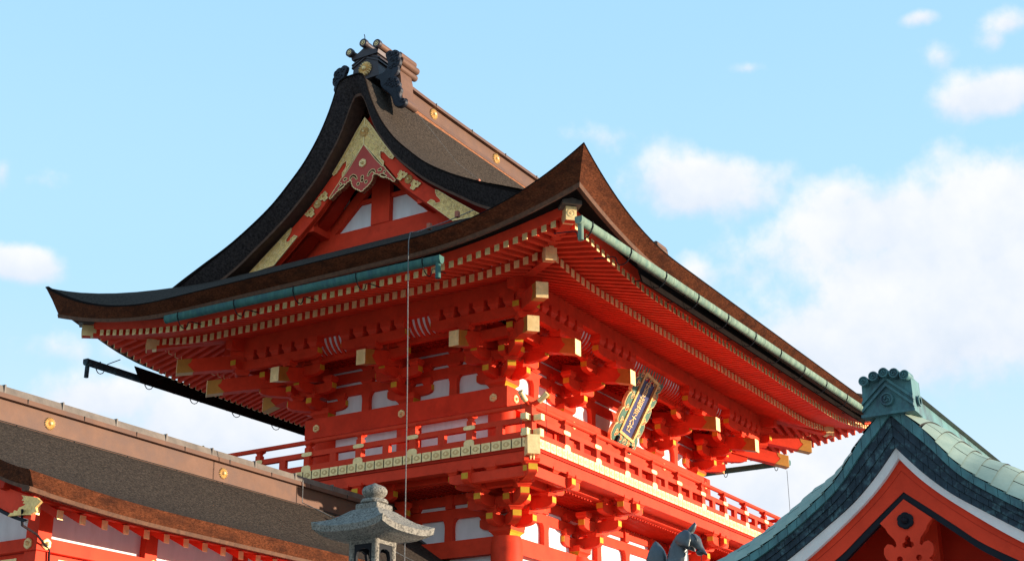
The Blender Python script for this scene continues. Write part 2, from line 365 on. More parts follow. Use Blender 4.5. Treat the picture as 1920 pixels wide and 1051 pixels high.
# ---- cut edge of the thatch along the eaves, its pale lip and dark soffit
for nm in ('gable', 'front', 'side', 'back'):
    T, U = FR[nm], UL[nm]
    up_ = .17 if nm in ('side', 'back') else 0
    liftU = lambda u, up_=up_: up_ + 0.55 * max(0, 1 - u / 3.4) ** 1.9
    mb = MB(); sweep(mb, T, U, [(4.000, lambda u: 10.91 + liftU(u)), (4.015, lambda u: 10.97 + liftU(u) * 1.02), (4.12, lambda u: 11.05 + (liftU(u) * .45 + liftT(u) * .55)), (4.232, lambda u: 11.135 + liftT(u)), (4.225, lambda u: 11.155 + liftT(u))], 60, False)
    build('thatch_edge', mb, 'cut', roof, True)
    mb = MB(); sweep(mb, T, U, [(3.90, lambda u: 10.915 + liftU(u)), (4.012, lambda u: 10.892 + liftU(u)), (4.026, lambda u: 10.965 + liftU(u) * 1.02), (3.92, lambda u: 10.967 + liftU(u))], 60)
    build('thatch_lip', mb, 'lip', roof)
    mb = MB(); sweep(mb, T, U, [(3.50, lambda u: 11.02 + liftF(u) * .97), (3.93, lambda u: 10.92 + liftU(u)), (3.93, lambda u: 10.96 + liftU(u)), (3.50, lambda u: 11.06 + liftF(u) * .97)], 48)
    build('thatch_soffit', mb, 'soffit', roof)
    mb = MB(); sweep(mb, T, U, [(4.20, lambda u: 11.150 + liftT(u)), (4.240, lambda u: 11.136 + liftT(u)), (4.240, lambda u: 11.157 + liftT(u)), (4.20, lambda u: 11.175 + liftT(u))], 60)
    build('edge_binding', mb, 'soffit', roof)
# ---- gables: verge of thatch, bargeboards, pediment
VI = smooth_tab([(0, 15.74), (.13, 15.66), (.45, 14.9), (.73, 14.46), (1.06, 14.02), (1.66, 13.46), (2.1, 13.13), (2.6, 12.8), (3.09, 12.49), (3.9, 12.12), (4.6, 11.9)], 60)
BU = smooth_tab([(0, 15.36), (.4, 14.8), (.75, 14.3), (1.2, 13.82), (1.5, 13.53), (1.8, 13.29), (2.15, 13.01), (2.8, 12.57), (3.3, 12.28)], 50)
BL = smooth_tab([(0, 14.74), (.3, 14.4), (.6, 14.08), (1.03, 13.55), (1.5, 13.13), (2.2, 12.56), (2.7, 12.25)], 50)
# ornament outlines: (distance from the centre line, height) on the near half of the board
AP = [(0.0, 15.40), (-.112, 15.00 + .01), (-.319, 14.76), (-.493, 14.512), (-.706, 14.256), (-.666, 14.239), (-.583, 14.297), (-.529, 14.375), (-.485, 14.459), (-.412, 14.496), (-.395, 14.409), (-.439, 14.325), (-.494, 14.238), (-.488, 14.13), (-.228, 14.47), (0, 14.738)]
AP = [(0.0, 15.36), (-.2, 15.10), (-.36, 14.86), (-.52, 14.63), (-.80, 14.25), (-.76, 14.20), (-.68, 14.24), (-.60, 14.33), (-.53, 14.42), (-.44, 14.46), (-.42, 14.37), (-.47, 14.28), (-.54, 14.21), (-.53, 14.10), (-.27, 14.42), (0, 14.73)]
TIP = [(-1.829, 13.265), (-1.91, 13.225), (-2.2, 13.0), (-2.75, 12.60), (-2.95, 12.46), (-2.25, 12.50), (-1.64, 13.03), (-1.734, 13.079), (-1.814, 13.033), (-1.855, 12.97), (-1.953, 12.965), (-1.952, 13.019), (-1.871, 13.109), (-1.83, 13.208)]
GEG = [(0.0, 14.74), (-.338, 14.295), (-.498, 14.118), (-.593, 14.031), (-.856, 13.714), (-.827, 13.676), (-.724, 13.755), (-.66, 13.80), (-.60, 13.84), (-.519, 13.851), (-.45, 13.91), (-.393, 13.954), (-.31, 13.99), (-.274, 13.95), (-.262, 13.875), (-.22, 13.81), (-.17, 13.765), (-.116, 13.732), (-.06, 13.70), (0, 13.657)]
def scallop(pts, n=3, r=0.016):
    """adds small cusps along an outline so that it reads as carved"""
    out = []
    for i, p in enumerate(pts):
        q = pts[(i + 1) % len(pts)]; d = sqrt((q[0] - p[0]) ** 2 + (q[1] - p[1]) ** 2)
        out.append(p)
        if 0.05 < d < 0.16:
            nx, ny = (q[1] - p[1]) / d, -(q[0] - p[0]) / d
            for j in (1, 2, 3): t = j / 4; out.append((p[0] + (q[0] - p[0]) * t + nx * r * sin(pi * t), p[1] + (q[1] - p[1]) * t + ny * r * sin(pi * t)))
    return out
def circ(c, r, n=14): return [(c[0] + r * cos(2 * pi * k / n), c[1] + r * sin(2 * pi * k / n)) for k in range(n)]
def mirror(p): return [(-a, b) for a, b in p][::-1]
def inset(pts, d):
    cx = sum(p[0] for p in pts) / len(pts); cy = sum(p[1] for p in pts) / len(pts); o = []
    n = len(pts); ar = sum(pts[i][0] * pts[(i + 1) % n][1] - pts[(i + 1) % n][0] * pts[i][1] for i in range(n)); s = 1 if ar > 0 else -1
    for i in range(n):
        a, b, c = pts[i - 1], pts[i], pts[(i + 1) % n]
        e1 = Vector((b[0] - a[0], b[1] - a[1])); e2 = Vector((c[0] - b[0], c[1] - b[1]))
        if e1.length < 1e-6 or e2.length < 1e-6: o.append(b); continue
        n1 = Vector((-e1.y, e1.x)).normalized() * s; n2 = Vector((-e2.y, e2.x)).normalized() * s
        m = n1 + n2
        if m.length < 0.2: o.append(b); continue
        m.normalize(); k = d / max(0.45, m.dot(n1)); o.append((b[0] + m.x * k, b[1] + m.y * k))
    return o
for sgn in (0, 1):
    # local: s across from the centre line, v outward, w up
    G = (lambda s, v, w: (-v, 2.2 + s, w)) if sgn == 0 else (lambda s, v, w: (L_ + v, 2.2 + s, w))
    near = sgn == 0
    gb = empty('gable_end', G(0, 1.9, 14), gate)
    for sd_ in (-1, 1):
        ss = [i * 4.6 / 60 for i in range(61)]
        mb = MB(); mb.loft([[G(sd_ * s, 2.42, interp(PROF, s) + .01), G(sd_ * s, 2.30, (interp(PROF, s) * .55 + interp(VI, s) * .45)), G(sd_ * s, 2.155, interp(VI, s) + .05)] for s in ss], False, False)
        build('verge_thatch', mb, 'slate' if False else 'cutgrey', gb, True)
        mb = MB(); mb.loft([[G(sd_ * s, 2.165, interp(VI, s) + .055), G(sd_ * s, 2.150, interp(VI, s)), G(sd_ * s, 1.70, interp(VI, s) + .10), G(sd_ * s, 1.70, interp(VI, s) + .16)] for s in ss[:56]], True, True)
        build('verge_lip', mb, 'liplow', gb)
        mb = MB(); mb.loft([[G(sd_ * s, 2.435, interp(PROF, s) - .012), G(sd_ * s, 2.435, interp(PROF, s) + .022), G(sd_ * s, 2.39, interp(PROF, s) + .022), G(sd_ * s, 2.39, interp(PROF, s) - .012)] for s in ss], True, True)
        build('verge_binding', mb, 'soffit', gb)
        sb = [i * 3.0 / 36 for i in range(37)]
        mb = MB()
        mb.loft([[G(sd_ * s, 1.80, interp(BL, s)), G(sd_ * s, 1.88, interp(BL, s)), G(sd_ * s, 1.88, interp(BU, s)), G(sd_ * s, 1.80, interp(BU, s))] for s in sb], True, True)
        bb = build('bargeboard', mb, 'red', gb)
        mb = MB(); mb.loft([[G(sd_ * s, 1.77, interp(BL, s) - .05), G(sd_ * s, 1.795, interp(BL, s) - .05), G(sd_ * s, 1.795, interp(BL, s) + .05), G(sd_ * s, 1.77, interp(BL, s) + .05)] for s in sb[2:]], True, True)
        build('bargeboard_trim', mb, 'darkred', gb)
        # rafter behind the bargeboard carrying the verge
        mb = MB(); mb.loft([[G(sd_ * s, 1.35, interp(BL, s) - .02), G(sd_ * s, 1.65, interp(BL, s) - .02), G(sd_ * s, 1.65, interp(BU, s) + .25), G(sd_ * s, 1.35, interp(BU, s) + .25)] for s in sb], True, True)
        build('verge_rafter', mb, 'darkred', gb)
        f = (lambda P: P) if sd_ < 0 else mirror
        Tm = lambda a, d, b: G(a, d, b)
        plate('gilt_apex_plate', [f(AP)], Tm, 1.884, 1.900, 'goldrelief', gb)
        plate('gilt_apex_rim', [f(AP), f(inset(AP, .014))], Tm, 1.886, 1.912, 'gold', gb)
        for nm_, C_ in (('apex_scrollwork', ((-.10, 15.03, .05), (-.20, 14.86, .055), (-.30, 14.70, .055), (-.30, 14.53, .05), (-.42, 14.62, .04), (-.45, 14.24, .03), (-.36, 14.42, .04), (-.60, 14.40, .03), (-.10, 14.93, .045), (-.53, 14.52, .035), (-.16, 14.75, .03), (-.70, 14.28, .02), (-.06, 15.15, .035))), ('tip_scrollwork', ((-2.05, 12.93, .05), (-2.17, 12.80, .06), (-2.32, 12.66, .055), (-2.30, 12.80, .045), (-2.45, 12.70, .045), (-2.60, 12.60, .045), (-2.48, 12.56, .04), (-2.15, 12.68, .045), (-2.02, 12.80, .04), (-1.80, 12.97, .04), (-2.75, 12.53, .035), (-1.93, 13.14, .035), (-2.12, 13.01, .04), (-2.62, 12.52, .025)))):
            mb = MB()
            for j_, (ca, cb, r_) in enumerate(C_):
                pts_ = []
                for k in range(20):
                    tt = k * .5 + j_ * 1.7; rr = r_ * (1 - k / 24); pts_.append(G((ca + rr * cos(tt) * (1 if j_ % 2 else -1)) * -sd_, 1.901, cb + rr * sin(tt)))
                mb.tube(pts_, [.0105 * (1 - k / 30) for k in range(20)], 5)
            mb.tube([G(ca * -sd_, 1.9005, cb) for ca, cb, r_ in C_], .006, 5)
            build(nm_, mb, 'gold', gb)
        plate('gilt_tip_plate', [f(TIP)], Tm, 1.884, 1.900, 'goldrelief', gb)
        plate('gilt_tip_rim', [f(TIP), f(inset(TIP, .013))], Tm, 1.886, 1.912, 'gold', gb)
        mb = MB(); mum(mb, G(sd_ * 1.165, 1.884, 13.655), Vector(G(0, 1, 0)) - Vector(G(0, 0, 0)), .098)
        build('gilt_chrysanthemum', mb, GO, gb, True)
        for (cx, cz, an) in ((1.0, 13.78, 2.25), (1.335, 13.49, 5.4)):
            lob = []
            for k in range(40):
                t = 2 * pi * k / 40; rr = .098 + .020 * cos(3 * t + .4) + .013 * cos(7 * t)
                lob.append((-(cx + cos(t + an * 0) * rr * 1.15), cz + sin(t) * rr * .95))
            hole = circ((-cx - .02, cz + .015), .022, 10)
            plate('gilt_cloud_wing', [f(lob), f(hole)], Tm, 1.884, 1.905, 'goldrelief', gb)
            plate('gilt_cloud_rim', [f(lob), f(inset(lob, .012))], Tm, 1.886, 1.914, 'gold', gb)
    mb = MB(); mum(mb, G(0, 1.905, 15.02), Vector(G(0, 1, 0)) - Vector(G(0, 0, 0)), .112); build('gilt_chrysanthemum', mb, GO, gb, True)
    # pendant
    P = GEG[:-1] + [GEG[-1]] + mirror(GEG)[1:-1]
    Pd = scallop(P)
    holes = [circ((0, 13.985), .032), circ((0, 13.915), .036), circ((-.10, 13.855), .03), circ((.10, 13.855), .03), circ((-.56, 13.965), .022), circ((.56, 13.965), .022)]
    for q in (-1, 1):
        holes.append([(q * a, b) for a, b in ((.17, 14.06), (.24, 14.10), (.31, 14.075), (.33, 14.02), (.30, 14.00), (.285, 14.04), (.24, 14.06), (.19, 14.02), (.15, 13.97), (.13, 13.985))])
        holes.append([(q * a, b) for a, b in ((.40, 14.05), (.46, 14.075), (.49, 14.04), (.46, 14.01), (.44, 14.03), (.41, 14.02))])
        holes.append([(q * a, b) for a, b in ((.46, 13.94), (.53, 13.93), (.58, 13.89), (.62, 13.86), (.60, 13.84), (.54, 13.87), (.47, 13.905))])
    pend = plate('gable_pendant', [Pd] + holes, G, 1.80, 1.905, 'redsoft', gb)
    rims = [Pd, inset(Pd, .013)]
    plate('gilt_outline', rims, G, 1.80, 1.915, 'gold', gb)
    for h in holes:
        plate('gilt_outline', [inset(h, -.011), h], G, 1.85, 1.913, 'gold', gb)
    mb = MB(); hexflower(mb, G(0, 1.906, 14.30), Vector(G(0, 1, 0)) - Vector(G(0, 0, 0)), .095); build('gilt_flower', mb, 'gold', gb, True)
    # pediment: sill beam, king post, braces, white boards
    mb = MB(); mb.box(G, -2.6, 2.6, .9, 1.25, 12.5, 13.19); build('sill_beam', mb, 'red', gb)
    mb = MB(); mb.box(G, -.235, .235, .95, 1.27, 13.192, 14.6); build('king_post', mb, 'red', gb)
    mb = MB(); mb.loft([[G(-2.4, 1.10, 12.7), G(2.4, 1.10, 12.7), G(0, 1.10, 15.3)], [G(-2.4, 1.14, 12.7), G(2.4, 1.14, 12.7), G(0, 1.14, 15.3)]]); build('pediment_board', mb, 'white', gb)
    for q in (-1, 1):
        mb = MB()
        for a0, b0, a1, b1, d in ((1.24, 13.15, .20, 14.12, .30),):
            mb.loft([[G(q * a0, 1.0, b0), G(q * a0, 1.24, b0), G(q * (a0 + .35), 1.24, b0), G(q * (a0 + .35), 1.0, b0)], [G(q * a1, 1.0, b1), G(q * a1, 1.24, b1), G(q * (a1 + .35), 1.24, b1), G(q * (a1 + .35), 1.0, b1)]])
        build('pediment_brace', mb, 'red', gb)
        mb = MB(); mb.box(G, q * .24 if q > 0 else -.80, .80 if q > 0 else -.24, 1.0, 1.22, 13.76, 13.84); build('pediment_rail', mb, 'red', gb)
        mb = MB(); mb.box(G, q * .24 if q > 0 else -.9, .9 if q > 0 else -.24, 1.141, 1.15, 13.84, 14.5); build('pediment_void_sheet', mb, 'black', gb)  # black sheet put in for the dark hollow above the rail
        # purlin ends poking out to the bargeboard
        mb = MB(); mb.box(G, q * 1.45 - .13, q * 1.45 + .13, .8, 1.79, 13.12, 13.40); build('purlin_end', mb, 'red', gb)
    mb = MB(); mb.box(G, -.14, .14, .8, 1.79, 14.25, 14.6); build('purlin_end', mb, 'red', gb)

# ---- ridge
ridge = empty('ridge', (L_ / 2, 2.2, 16.3), gate)
def rz(x): return 0.16 * min(1, abs((x - L_ / 2) / (L_ / 2 + 2.2))) ** 5
xs = [-1.45 + (L_ + 2.9) * i / 40 for i in range(41)]
def ridge_bar(hw0, z0, hw1, z1): return [[(x, 2.2 - hw0, z0 + rz(x)), (x, 2.2 + hw0, z0 + rz(x)), (x, 2.2 + hw1, z1 + rz(x)), (x, 2.2 - hw1, z1 + rz(x))] for x in xs]
mb = MB(); mb.loft(ridge_bar(.42, 15.62, .32, 16.03)); build('ridge_thatch', mb, 'lipdark', ridge)
mb = MB(); mb.loft(ridge_bar(.33, 16.02, .31, 16.12)); build('ridge_sill', mb, 'brown', ridge)
mb = MB(); mb.loft(ridge_bar(.235, 16.121, .225, 16.46)); build('ridge_panel', mb, 'brown', ridge)
mb = MB(); mb.loft(ridge_bar(.31, 16.461, .29, 16.55)); mb.loft(ridge_bar(.20, 16.551, .05, 16.64)); build('ridge_cap', mb, 'brown', ridge)
for k in range(9):
    mb = MB(); x = -1.2 + k * 1.46; mb.lathe((x, 2.2, 16.552 + rz(x)), [(.012, 0), (.012, .09)], 6)
    mb.box(lambda u, v, w: (u, v, w), x - .008, x + .008, 1.885, 2.515, 16.47 + rz(x), 16.562 + rz(x)); build('cap_joint', mb, 'cap', ridge)
for k in range(5):
    x = -2.37 + 2.606 * (k + 1)
    for q in (-1, 1):
        if x > L_ + 1: continue
        mb = MB(); mum(mb, (x, 2.2 + q * .232, 16.30 + rz(x)), (0, q, 0), .132); build('ridge_chrysanthemum', mb, GO, ridge, True)
# ridge-end ornaments
FIN0 = [(.32, 16.115), (.52, 16.16), (.62, 16.28), (.61, 16.42), (.565, 16.52), (.56, 16.60), (.64, 16.635), (.70, 16.60), (.76, 16.61), (.83, 16.575), (.885, 16.50), (.87, 16.42), (.905, 16.34), (.89, 16.26), (.85, 16.21), (.86, 16.12), (.82, 16.05), (.77, 16.00), (.84, 15.94), (.86, 15.87), (.91, 15.80), (.905, 15.73), (.955, 15.64), (.92, 15.54), (.92, 15.46), (.96, 15.412), (1.02, 15.40), (1.08, 15.34), (1.06, 15.275), (.98, 15.245), (.88, 15.27), (.81, 15.34), (.775, 15.45), (.72, 15.57), (.61, 15.69), (.51, 15.79), (.46, 15.88), (.44, 16.0), (.36, 16.075)]
FIN = [(a - .03, b) for a, b in FIN0]
for sgn in (0, 1):
    G = (lambda s, v, w: (-(v - .19), 2.2 + s, w + .10)) if sgn == 0 else (lambda s, v, w: (L_ + v - .19, 2.2 + s, w + .10))
    ax = Vector(G(0, 1, 0)) - Vector(G(0, 0, 0))
    oe = empty('ridge_end_ornament', G(0, 2.1, 16.4), gate)
    H = [(-.36, 16.14), (.36, 16.14), (.30, 16.66), (0, 16.84), (-.30, 16.66)]
    mb = MB(); mb.loft([[G(a * 1.0, 2.14, b) for a, b in H], [G(a * .98, 1.5, b) for a, b in H]]); build('ridge_end_box', mb, 'darkcopper', oe)
    for (k, dz, g) in ((1.07, 0.0, 2.165), (1.09, .07, 2.16)):
        mb = MB(); P0 = [(-.335 * k, 16.47 + dz), (0, 16.64 + dz), (.335 * k, 16.47 + dz), (.335 * k, 16.505 + dz), (0, 16.68 + dz), (-.335 * k, 16.505 + dz)]
        mb.loft([[G(a, g, b) for a, b in P0], [G(a, 1.5, b) for a, b in P0]]); build('box_moulding', mb, 'darkcopper', oe)
    mb = MB(); P0 = [(-.34, 16.66), (.34, 16.66), (.36, 16.74), (.16, 16.80), (0, 16.90), (-.16, 16.80), (-.36, 16.74)]
    mb.loft([[G(a, 2.19, b) for a, b in P0], [G(a, 1.5, b) for a, b in P0]]); build('box_canopy', mb, 'darkcopper', oe)
    mb = MB(); mum(mb, G(0, 2.145, 16.375), ax, .165); build('gilt_chrysanthemum', mb, GO, oe, True)
    for (s_, z_, v_) in ((.36, 16.83, 2.27), (0.0, 16.955, 2.27), (-.36, 16.83, 2.27)):
        mb = MB(); c = Vector(G(s_, v_, z_)); mb.lathe(c - ax * 1.1, [(.075, 0), (.075, 1.0), (.092, 1.02), (.092, 1.10), (.066, 1.10), (.066, 1.075), (.001, 1.075)], 20, ax)
        t = build('ridge_roll', mb, 'brown' if s_ else 'darkcopper', oe, True)
        mb = MB(); mb.lathe(c - ax * .03, [(.062, 0), (.062, .03), (.04, .036), (.04, .028), (.022, .028), (.022, .04), (.001, .042)], 18, ax); build('roll_boss', mb, 'gold', t, True)
        mb = MB(); mb.lathe(c - ax * .085, [(.094, 0), (.096, .015), (.096, .08), (.09, .087), (.066, .087)], 20, ax); build('roll_collar', mb, 'darkcopper', t, True)
    mb = MB(); mb.tube([G(0, 2.2, 17.04), G(0.01, 2.2, 17.14), G(.025, 2.2, 17.19)], .010, 6); build('ridge_spike', mb, 'scroll', oe)
    for q in (-1, 1):
        fl = curvy([(q * -a, b) for a, b in FIN], 3)
        plate('scroll_fin', [fl], G, 2.04, 2.14, 'scroll', oe, bevel=.02)
        mb = MB()
        for (a, b, r) in ((.64, 16.54, .055), (.79, 16.50, .06), (.70, 16.40, .06), (.82, 16.36, .055), (.76, 16.25, .055), (.66, 16.22, .04), (.66, 15.92, .07), (.79, 15.88, .055), (.70, 15.79, .055), (.83, 15.76, .05), (.58, 15.86, .05), (1.0, 15.35, .05)):
            C = Vector(G(q * -a, 2.142, b)); R_ = []
            for k in range(27):
                t = k / 26 * 3.6 * pi; rr = r * (1 - k / 30)
                R_.append(C + (Vector(G(1, 0, 0)) - Vector(G(0, 0, 0))) * cos(t) * rr * q + Vector((0, 0, 1)) * sin(t) * rr)
            mb.tube(R_, [.021 * (1 - k / 40) for k in range(27)], 6)
        for off in (0, .05):
            mb.tube([G(q * -(a + off), 2.138, b) for a, b in ((.80, 15.70), (.84, 15.58), (.85, 15.48), (.90, 15.38), (.96, 15.32))], .014, 6)
        mb.tube([G(q * -a, 2.132, b) for a, b in ((.79, 16.50), (.72, 16.40), (.76, 16.25), (.66, 16.1), (.66, 15.92), (.70, 15.79), (.80, 15.70))], .012, 6)
        build('scroll_relief', mb, 'scroll', oe, True)
        # copper rolls behind the fin, running along the roof
        for (a, b, r, ln) in ((.80, 16.52, .075, .55), (.84, 16.38, .08, .60), (.80, 16.23, .075, .60), (.55, 16.15, .07, .6), (.98, 15.36, .085, .38)):
            mb = MB(); mb.lathe(Vector(G(q * -a, 2.05, b)), [(.001, 0), (r, 0), (r, ln - .02), (r * .9, ln), (.001, ln)], 16, -ax); build('copper_roll', mb, 'brown', oe, True)
        mb = MB(); P0 = [(q * -a, b) for a, b in ((.34, 16.15), (.80, 16.25), (.86, 16.0), (.88, 15.75), (.95, 15.35), (.80, 15.50), (.50, 15.90))]
        mb.loft([[G(a, 2.045, b) for a, b in P0], [G(a, 1.62, b) for a, b in P0]]); build('fin_backing', mb, 'brown', oe)
# ------------------------------------------------------------------ eaves: rafters, fascia, hips
def zB(u, U, v):
    uc = min(u, U - u) + 2.6
    return 10.898 + .33 * (2.6 - v) + liftB(uc) * max(0, min(1, (v - .6) / 2.0))
def zF(u, U, v):
    uc = min(u, U - u) + 3.5
    return 10.785 + .27 * (3.5 - v) + liftF(uc) * max(0, min(1.0, (v - 1.2) / 2.3))
rafters = []
def rafter(T, U, u, kind):
    if kind == 'base': v1, w, h, z = 2.60, .094, .135, zB
    else: v1, w, h, z = 3.50, .088, .115, zF
    v0 = max(0.0 if kind == 'base' else 2.35, -u + .06, u - U + .06)
    if v0 > v1 - .12: return
    c = Vector(T(u, v1, z(u, U, v1)))
    depth = (c - CAM).length
    vis = (T is FR['gable'] or T is FR['front']) or c.x < -1 or (T is FR['side'] and c.y < -1.0)
    rafters.append((0 if vis else 1, depth, T, U, u, kind, v0, v1, w, h, z))
for nm in ('gable', 'front', 'side', 'back'):
    T, U = FR[nm], UL[nm]
    for kind, m_ in (('base', 2.6), ('fly', 3.5)):
        n = int(round((U + 2 * m_) / .1915)); st = (U + 2 * m_) / n
        for i in range(n): rafter(T, U, -m_ + (i + .5) * st, kind)
rafters.sort(key=lambda r: (r[0], r[1]))
cnt = {'base': 0, 'fly': 0}; rest = {'base': MB(), 'fly': MB()}; restcap = {'base': MB(), 'fly': MB()}
def raf_geo(mb, T, U, u, v0, v1, w, h, z):
    a, b = z(u, U, v0), z(u, U, v1)
    mb.hexa([T(u - w / 2, v0, a - h / 2), T(u + w / 2, v0, a - h / 2), T(u + w / 2, v1, b - h / 2), T(u - w / 2, v1, b - h / 2), T(u - w / 2, v0, a + h / 2), T(u + w / 2, v0, a + h / 2), T(u + w / 2, v1, b + h / 2), T(u - w / 2, v1, b + h / 2)])
def cap_geo(mb, T, U, u, v1, w, h, z):
    b = z(u, U, v1); mb.mat(0).box(T, u - w / 2 - .004, u + w / 2 + .004, v1 - .006, v1 + .008, b - h / 2 - .004, b + h / 2 + .004)
    rg = [(u + .024 * cos(2 * pi * k / 12), b + .028 * sin(2 * pi * k / 12)) for k in range(12)]
    rg2 = [(u + .015 * cos(2 * pi * k / 12), b + .018 * sin(2 * pi * k / 12)) for k in range(12)]
    mb.loft([[T(a, v1 + .008, c) for a, c in rg], [T(a, v1 + .016, c) for a, c in rg], [T(a, v1 + .016, c) for a, c in rg2], [T(a, v1 + .010, c) for a, c in rg2]])
for (_, dd, T, U, u, kind, v0, v1, w, h, z) in rafters:
    if cnt[kind] < 100:
        cnt[kind] += 1
        mb = MB(); raf_geo(mb, T, U, u, v0, v1, w, h, z); r = build('base_rafter' if kind == 'base' else 'flying_rafter', mb, 'red', gate)
        mb = MB(); cap_geo(mb, T, U, u, v1, w, h, z); build('gilt_end_cap', mb, 'gold', r)
    else:
        raf_geo(rest[kind], T, U, u, v0, v1, w, h, z); cap_geo(restcap[kind], T, U, u, v1, w, h, z)
for kind, nm in (('base', 'base_rafter'), ('fly', 'flying_rafter')):
    r = build(nm, rest[kind], 'red', gate); r['kind'] = 'stuff'
    c = build('gilt_end_cap', restcap[kind], 'gold', r); c['kind'] = 'stuff'
for nm in ('gable', 'front', 'side', 'back'):
    T, U = FR[nm], UL[nm]
    Bf = lambda v, d: (lambda uc: 10.898 + .33 * (2.6 - v) + liftB(uc + 2.6 - v) * max(0, min(1, (v - .6) / 2)) + d)
    Ff = lambda v, d: (lambda uc: 10.785 + .27 * (3.5 - v) + liftF(uc + 3.5 - v) * max(0, min(1, (v - 1.2) / 2.3)) + d)
    mb = MB(); sweep(mb, T, U, [(-.05, Bf(-.05, .064)), (1.3, Bf(1.3, .064)), (2.58, Bf(2.58, .064)), (2.58, Bf(2.58, .085)), (-.05, Bf(-.05, .085))], 48); build('eave_board', mb, 'red', gate)
    mb = MB(); sweep(mb, T, U, [(2.40, Ff(2.40, .055)), (3.47, Ff(3.47, .055)), (3.47, Ff(3.47, .075)), (2.40, Ff(2.40, .075))], 48); build('eave_board', mb, 'red', gate)
    mb = MB(); sweep(mb, T, U, [(2.47, Bf(2.6, .070)), (2.585, Bf(2.6, .070)), (2.585, Bf(2.6, .125)), (2.47, Bf(2.6, .125))], 48); build('rafter_batten', mb, 'red', gate)
    mb = MB(); sweep(mb, T, U, [(2.46, Bf(2.6, .126)), (2.560, Bf(2.6, .126)), (2.550, Bf(2.6, .235)), (2.46, Bf(2.6, .235))], 48); build('batten_infill', mb, 'white', gate)
    mb = MB(); sweep(mb, T, U, [(3.38, Ff(3.5, .060)), (3.525, Ff(3.5, .060)), (3.585, Ff(3.5, .228)), (3.38, Ff(3.5, .235))], 48); build('eave_fascia', mb, 'red', gate)
# hip rafters
CN = {'near': (0, 0, -1, -1), 'left': (0, D_, -1, 1), 'right': (L_, 0, 1, -1), 'far': (L_, D_, 1, 1)}
def diag(cx, cy, sx, sy):
    k = 1 / sqrt(2)
    return lambda u, v, w: (cx + sx * k * v - sy * k * u, cy + sy * k * v + sx * k * u, w)
R2 = sqrt(2)
for nm, (cx, cy, sx, sy) in CN.items():
    T = diag(cx, cy, sx, sy)
    def beam(v0, z0, v1, z1, w, h, mb=None):
        mb = mb or MB()
        return mb.hexa([T(-w / 2, v0, z0 - h / 2), T(w / 2, v0, z0 - h / 2), T(w / 2, v1, z1 - h / 2), T(-w / 2, v1, z1 - h / 2), T(-w / 2, v0, z0 + h / 2), T(w / 2, v0, z0 + h / 2), T(w / 2, v1, z1 + h / 2), T(-w / 2, v1, z1 + h / 2)])
    e1 = 2.707 * R2; hb = build('hip_rafter', beam(.1, 11.72, e1, 10.985, .20, .27), 'red', gate)
    build('gilt_end_cap', beam(e1 - .004, 10.985, e1 + .012, 10.983, .208, .276), 'gold', hb)
    build('gilt_sleeve', beam(e1 - .20, 11.019, e1, 10.983, .206, .262, beam(e1 - .25, 11.03, e1 - .1, 11.0, .204, .12)), 'gold', hb)
    mb = MB(); mb.lathe(T(0, e1 + .012, 10.985), [(.07, 0), (.07, .008), (.05, .008), (.05, .003), (.025, .003), (.02, .012), (.001, .012)], 20, Vector(T(0, 1, 0)) - Vector(T(0, 0, 0))); build('gilt_boss', mb, 'gold', hb)
    e2 = 3.641 * R2; hf = build('hip_rafter', beam(2.2 * R2, 11.28, e2, 11.185, .18, .24), 'red', gate)
    build('gilt_end_cap', beam(e2 - .004, 11.185, e2 + .012, 11.185, .188, .248), 'gold', hf)
    mb = MB(); mb.lathe(T(0, e2 + .012, 11.185), [(.07, 0), (.07, .008), (.05, .008), (.05, .003), (.025, .003), (.02, .012), (.001, .012)], 20, Vector(T(0, 1, 0)) - Vector(T(0, 0, 0))); build('gilt_boss', mb, 'gold', hf)
    build('gilt_sleeve', beam(e2 - .22, 11.19, e2, 11.185, .186, .232, beam(e2 - .28, 11.19, e2 - .1, 11.19, .184, .1)), 'gold', hf)
    mb = MB(); mb.loft([[T(-.17, e2 - .22, 11.325), T(.17, e2 - .22, 11.325), T(.17, e2 - .22, 11.40), T(0, e2 - .22, 11.45), T(-.17, e2 - .22, 11.40)], [T(-.17, e2 + .09, 11.325), T(.17, e2 + .09, 11.325), T(.17, e2 + .09, 11.40), T(0, e2 + .09, 11.45), T(-.17, e2 + .09, 11.40)]])
    build('copper_end_hood', mb, 'cap', hf)

# ------------------------------------------------------------------ brackets
def arm_profile(l, h, bite=.62, n=6):
    """half outline of a bracket arm: flat top, square nose, quarter-round belly"""
    P = [(l, h), (l, h * (1 - bite) + .0)]
    r = min(.24, l * .55); hh = h * (1 - bite)
    for k in range(1, n + 1):
        t = pi / 2 * k / n; P.append((l - r * (1 - cos(t)) , hh * (1 - sin(t))))
    return P
def arm(name, T, along, c, l0, l1, z, h, th, parent, m='red', tip=True):
    """along 'u' or 'v'; from -l0 to +l1 about c=(u,v)"""
    H = lambda a, b, w: (T(c[0] + a, c[1] + b, w) if along == 'u' else T(c[0] + b, c[1] + a, w))
    pts = [(a, b) for a, b in arm_profile(l1, h)]
    if l0 > .12: lft = [(-a, b) for a, b in arm_profile(l0, h)][::-1]
    else: lft = [(-l0, 0), (-l0, h)]
    poly = pts + lft
    mb = MB(); mb.loft([[H(a, -th / 2, z + b) for a, b in poly], [H(a, th / 2, z + b) for a, b in poly]])
    o = build(name, mb, m, parent)
    if tip:
        for s, l in ((1, l1), (-1, l0)):
            if l > .12:
                mb = MB(); mb.box(H, s * l - .003, s * l + .004, -th / 2 - .002, th / 2 + .002, z + h * .40, z + h * .92); tips.append((mb, o))
    return o
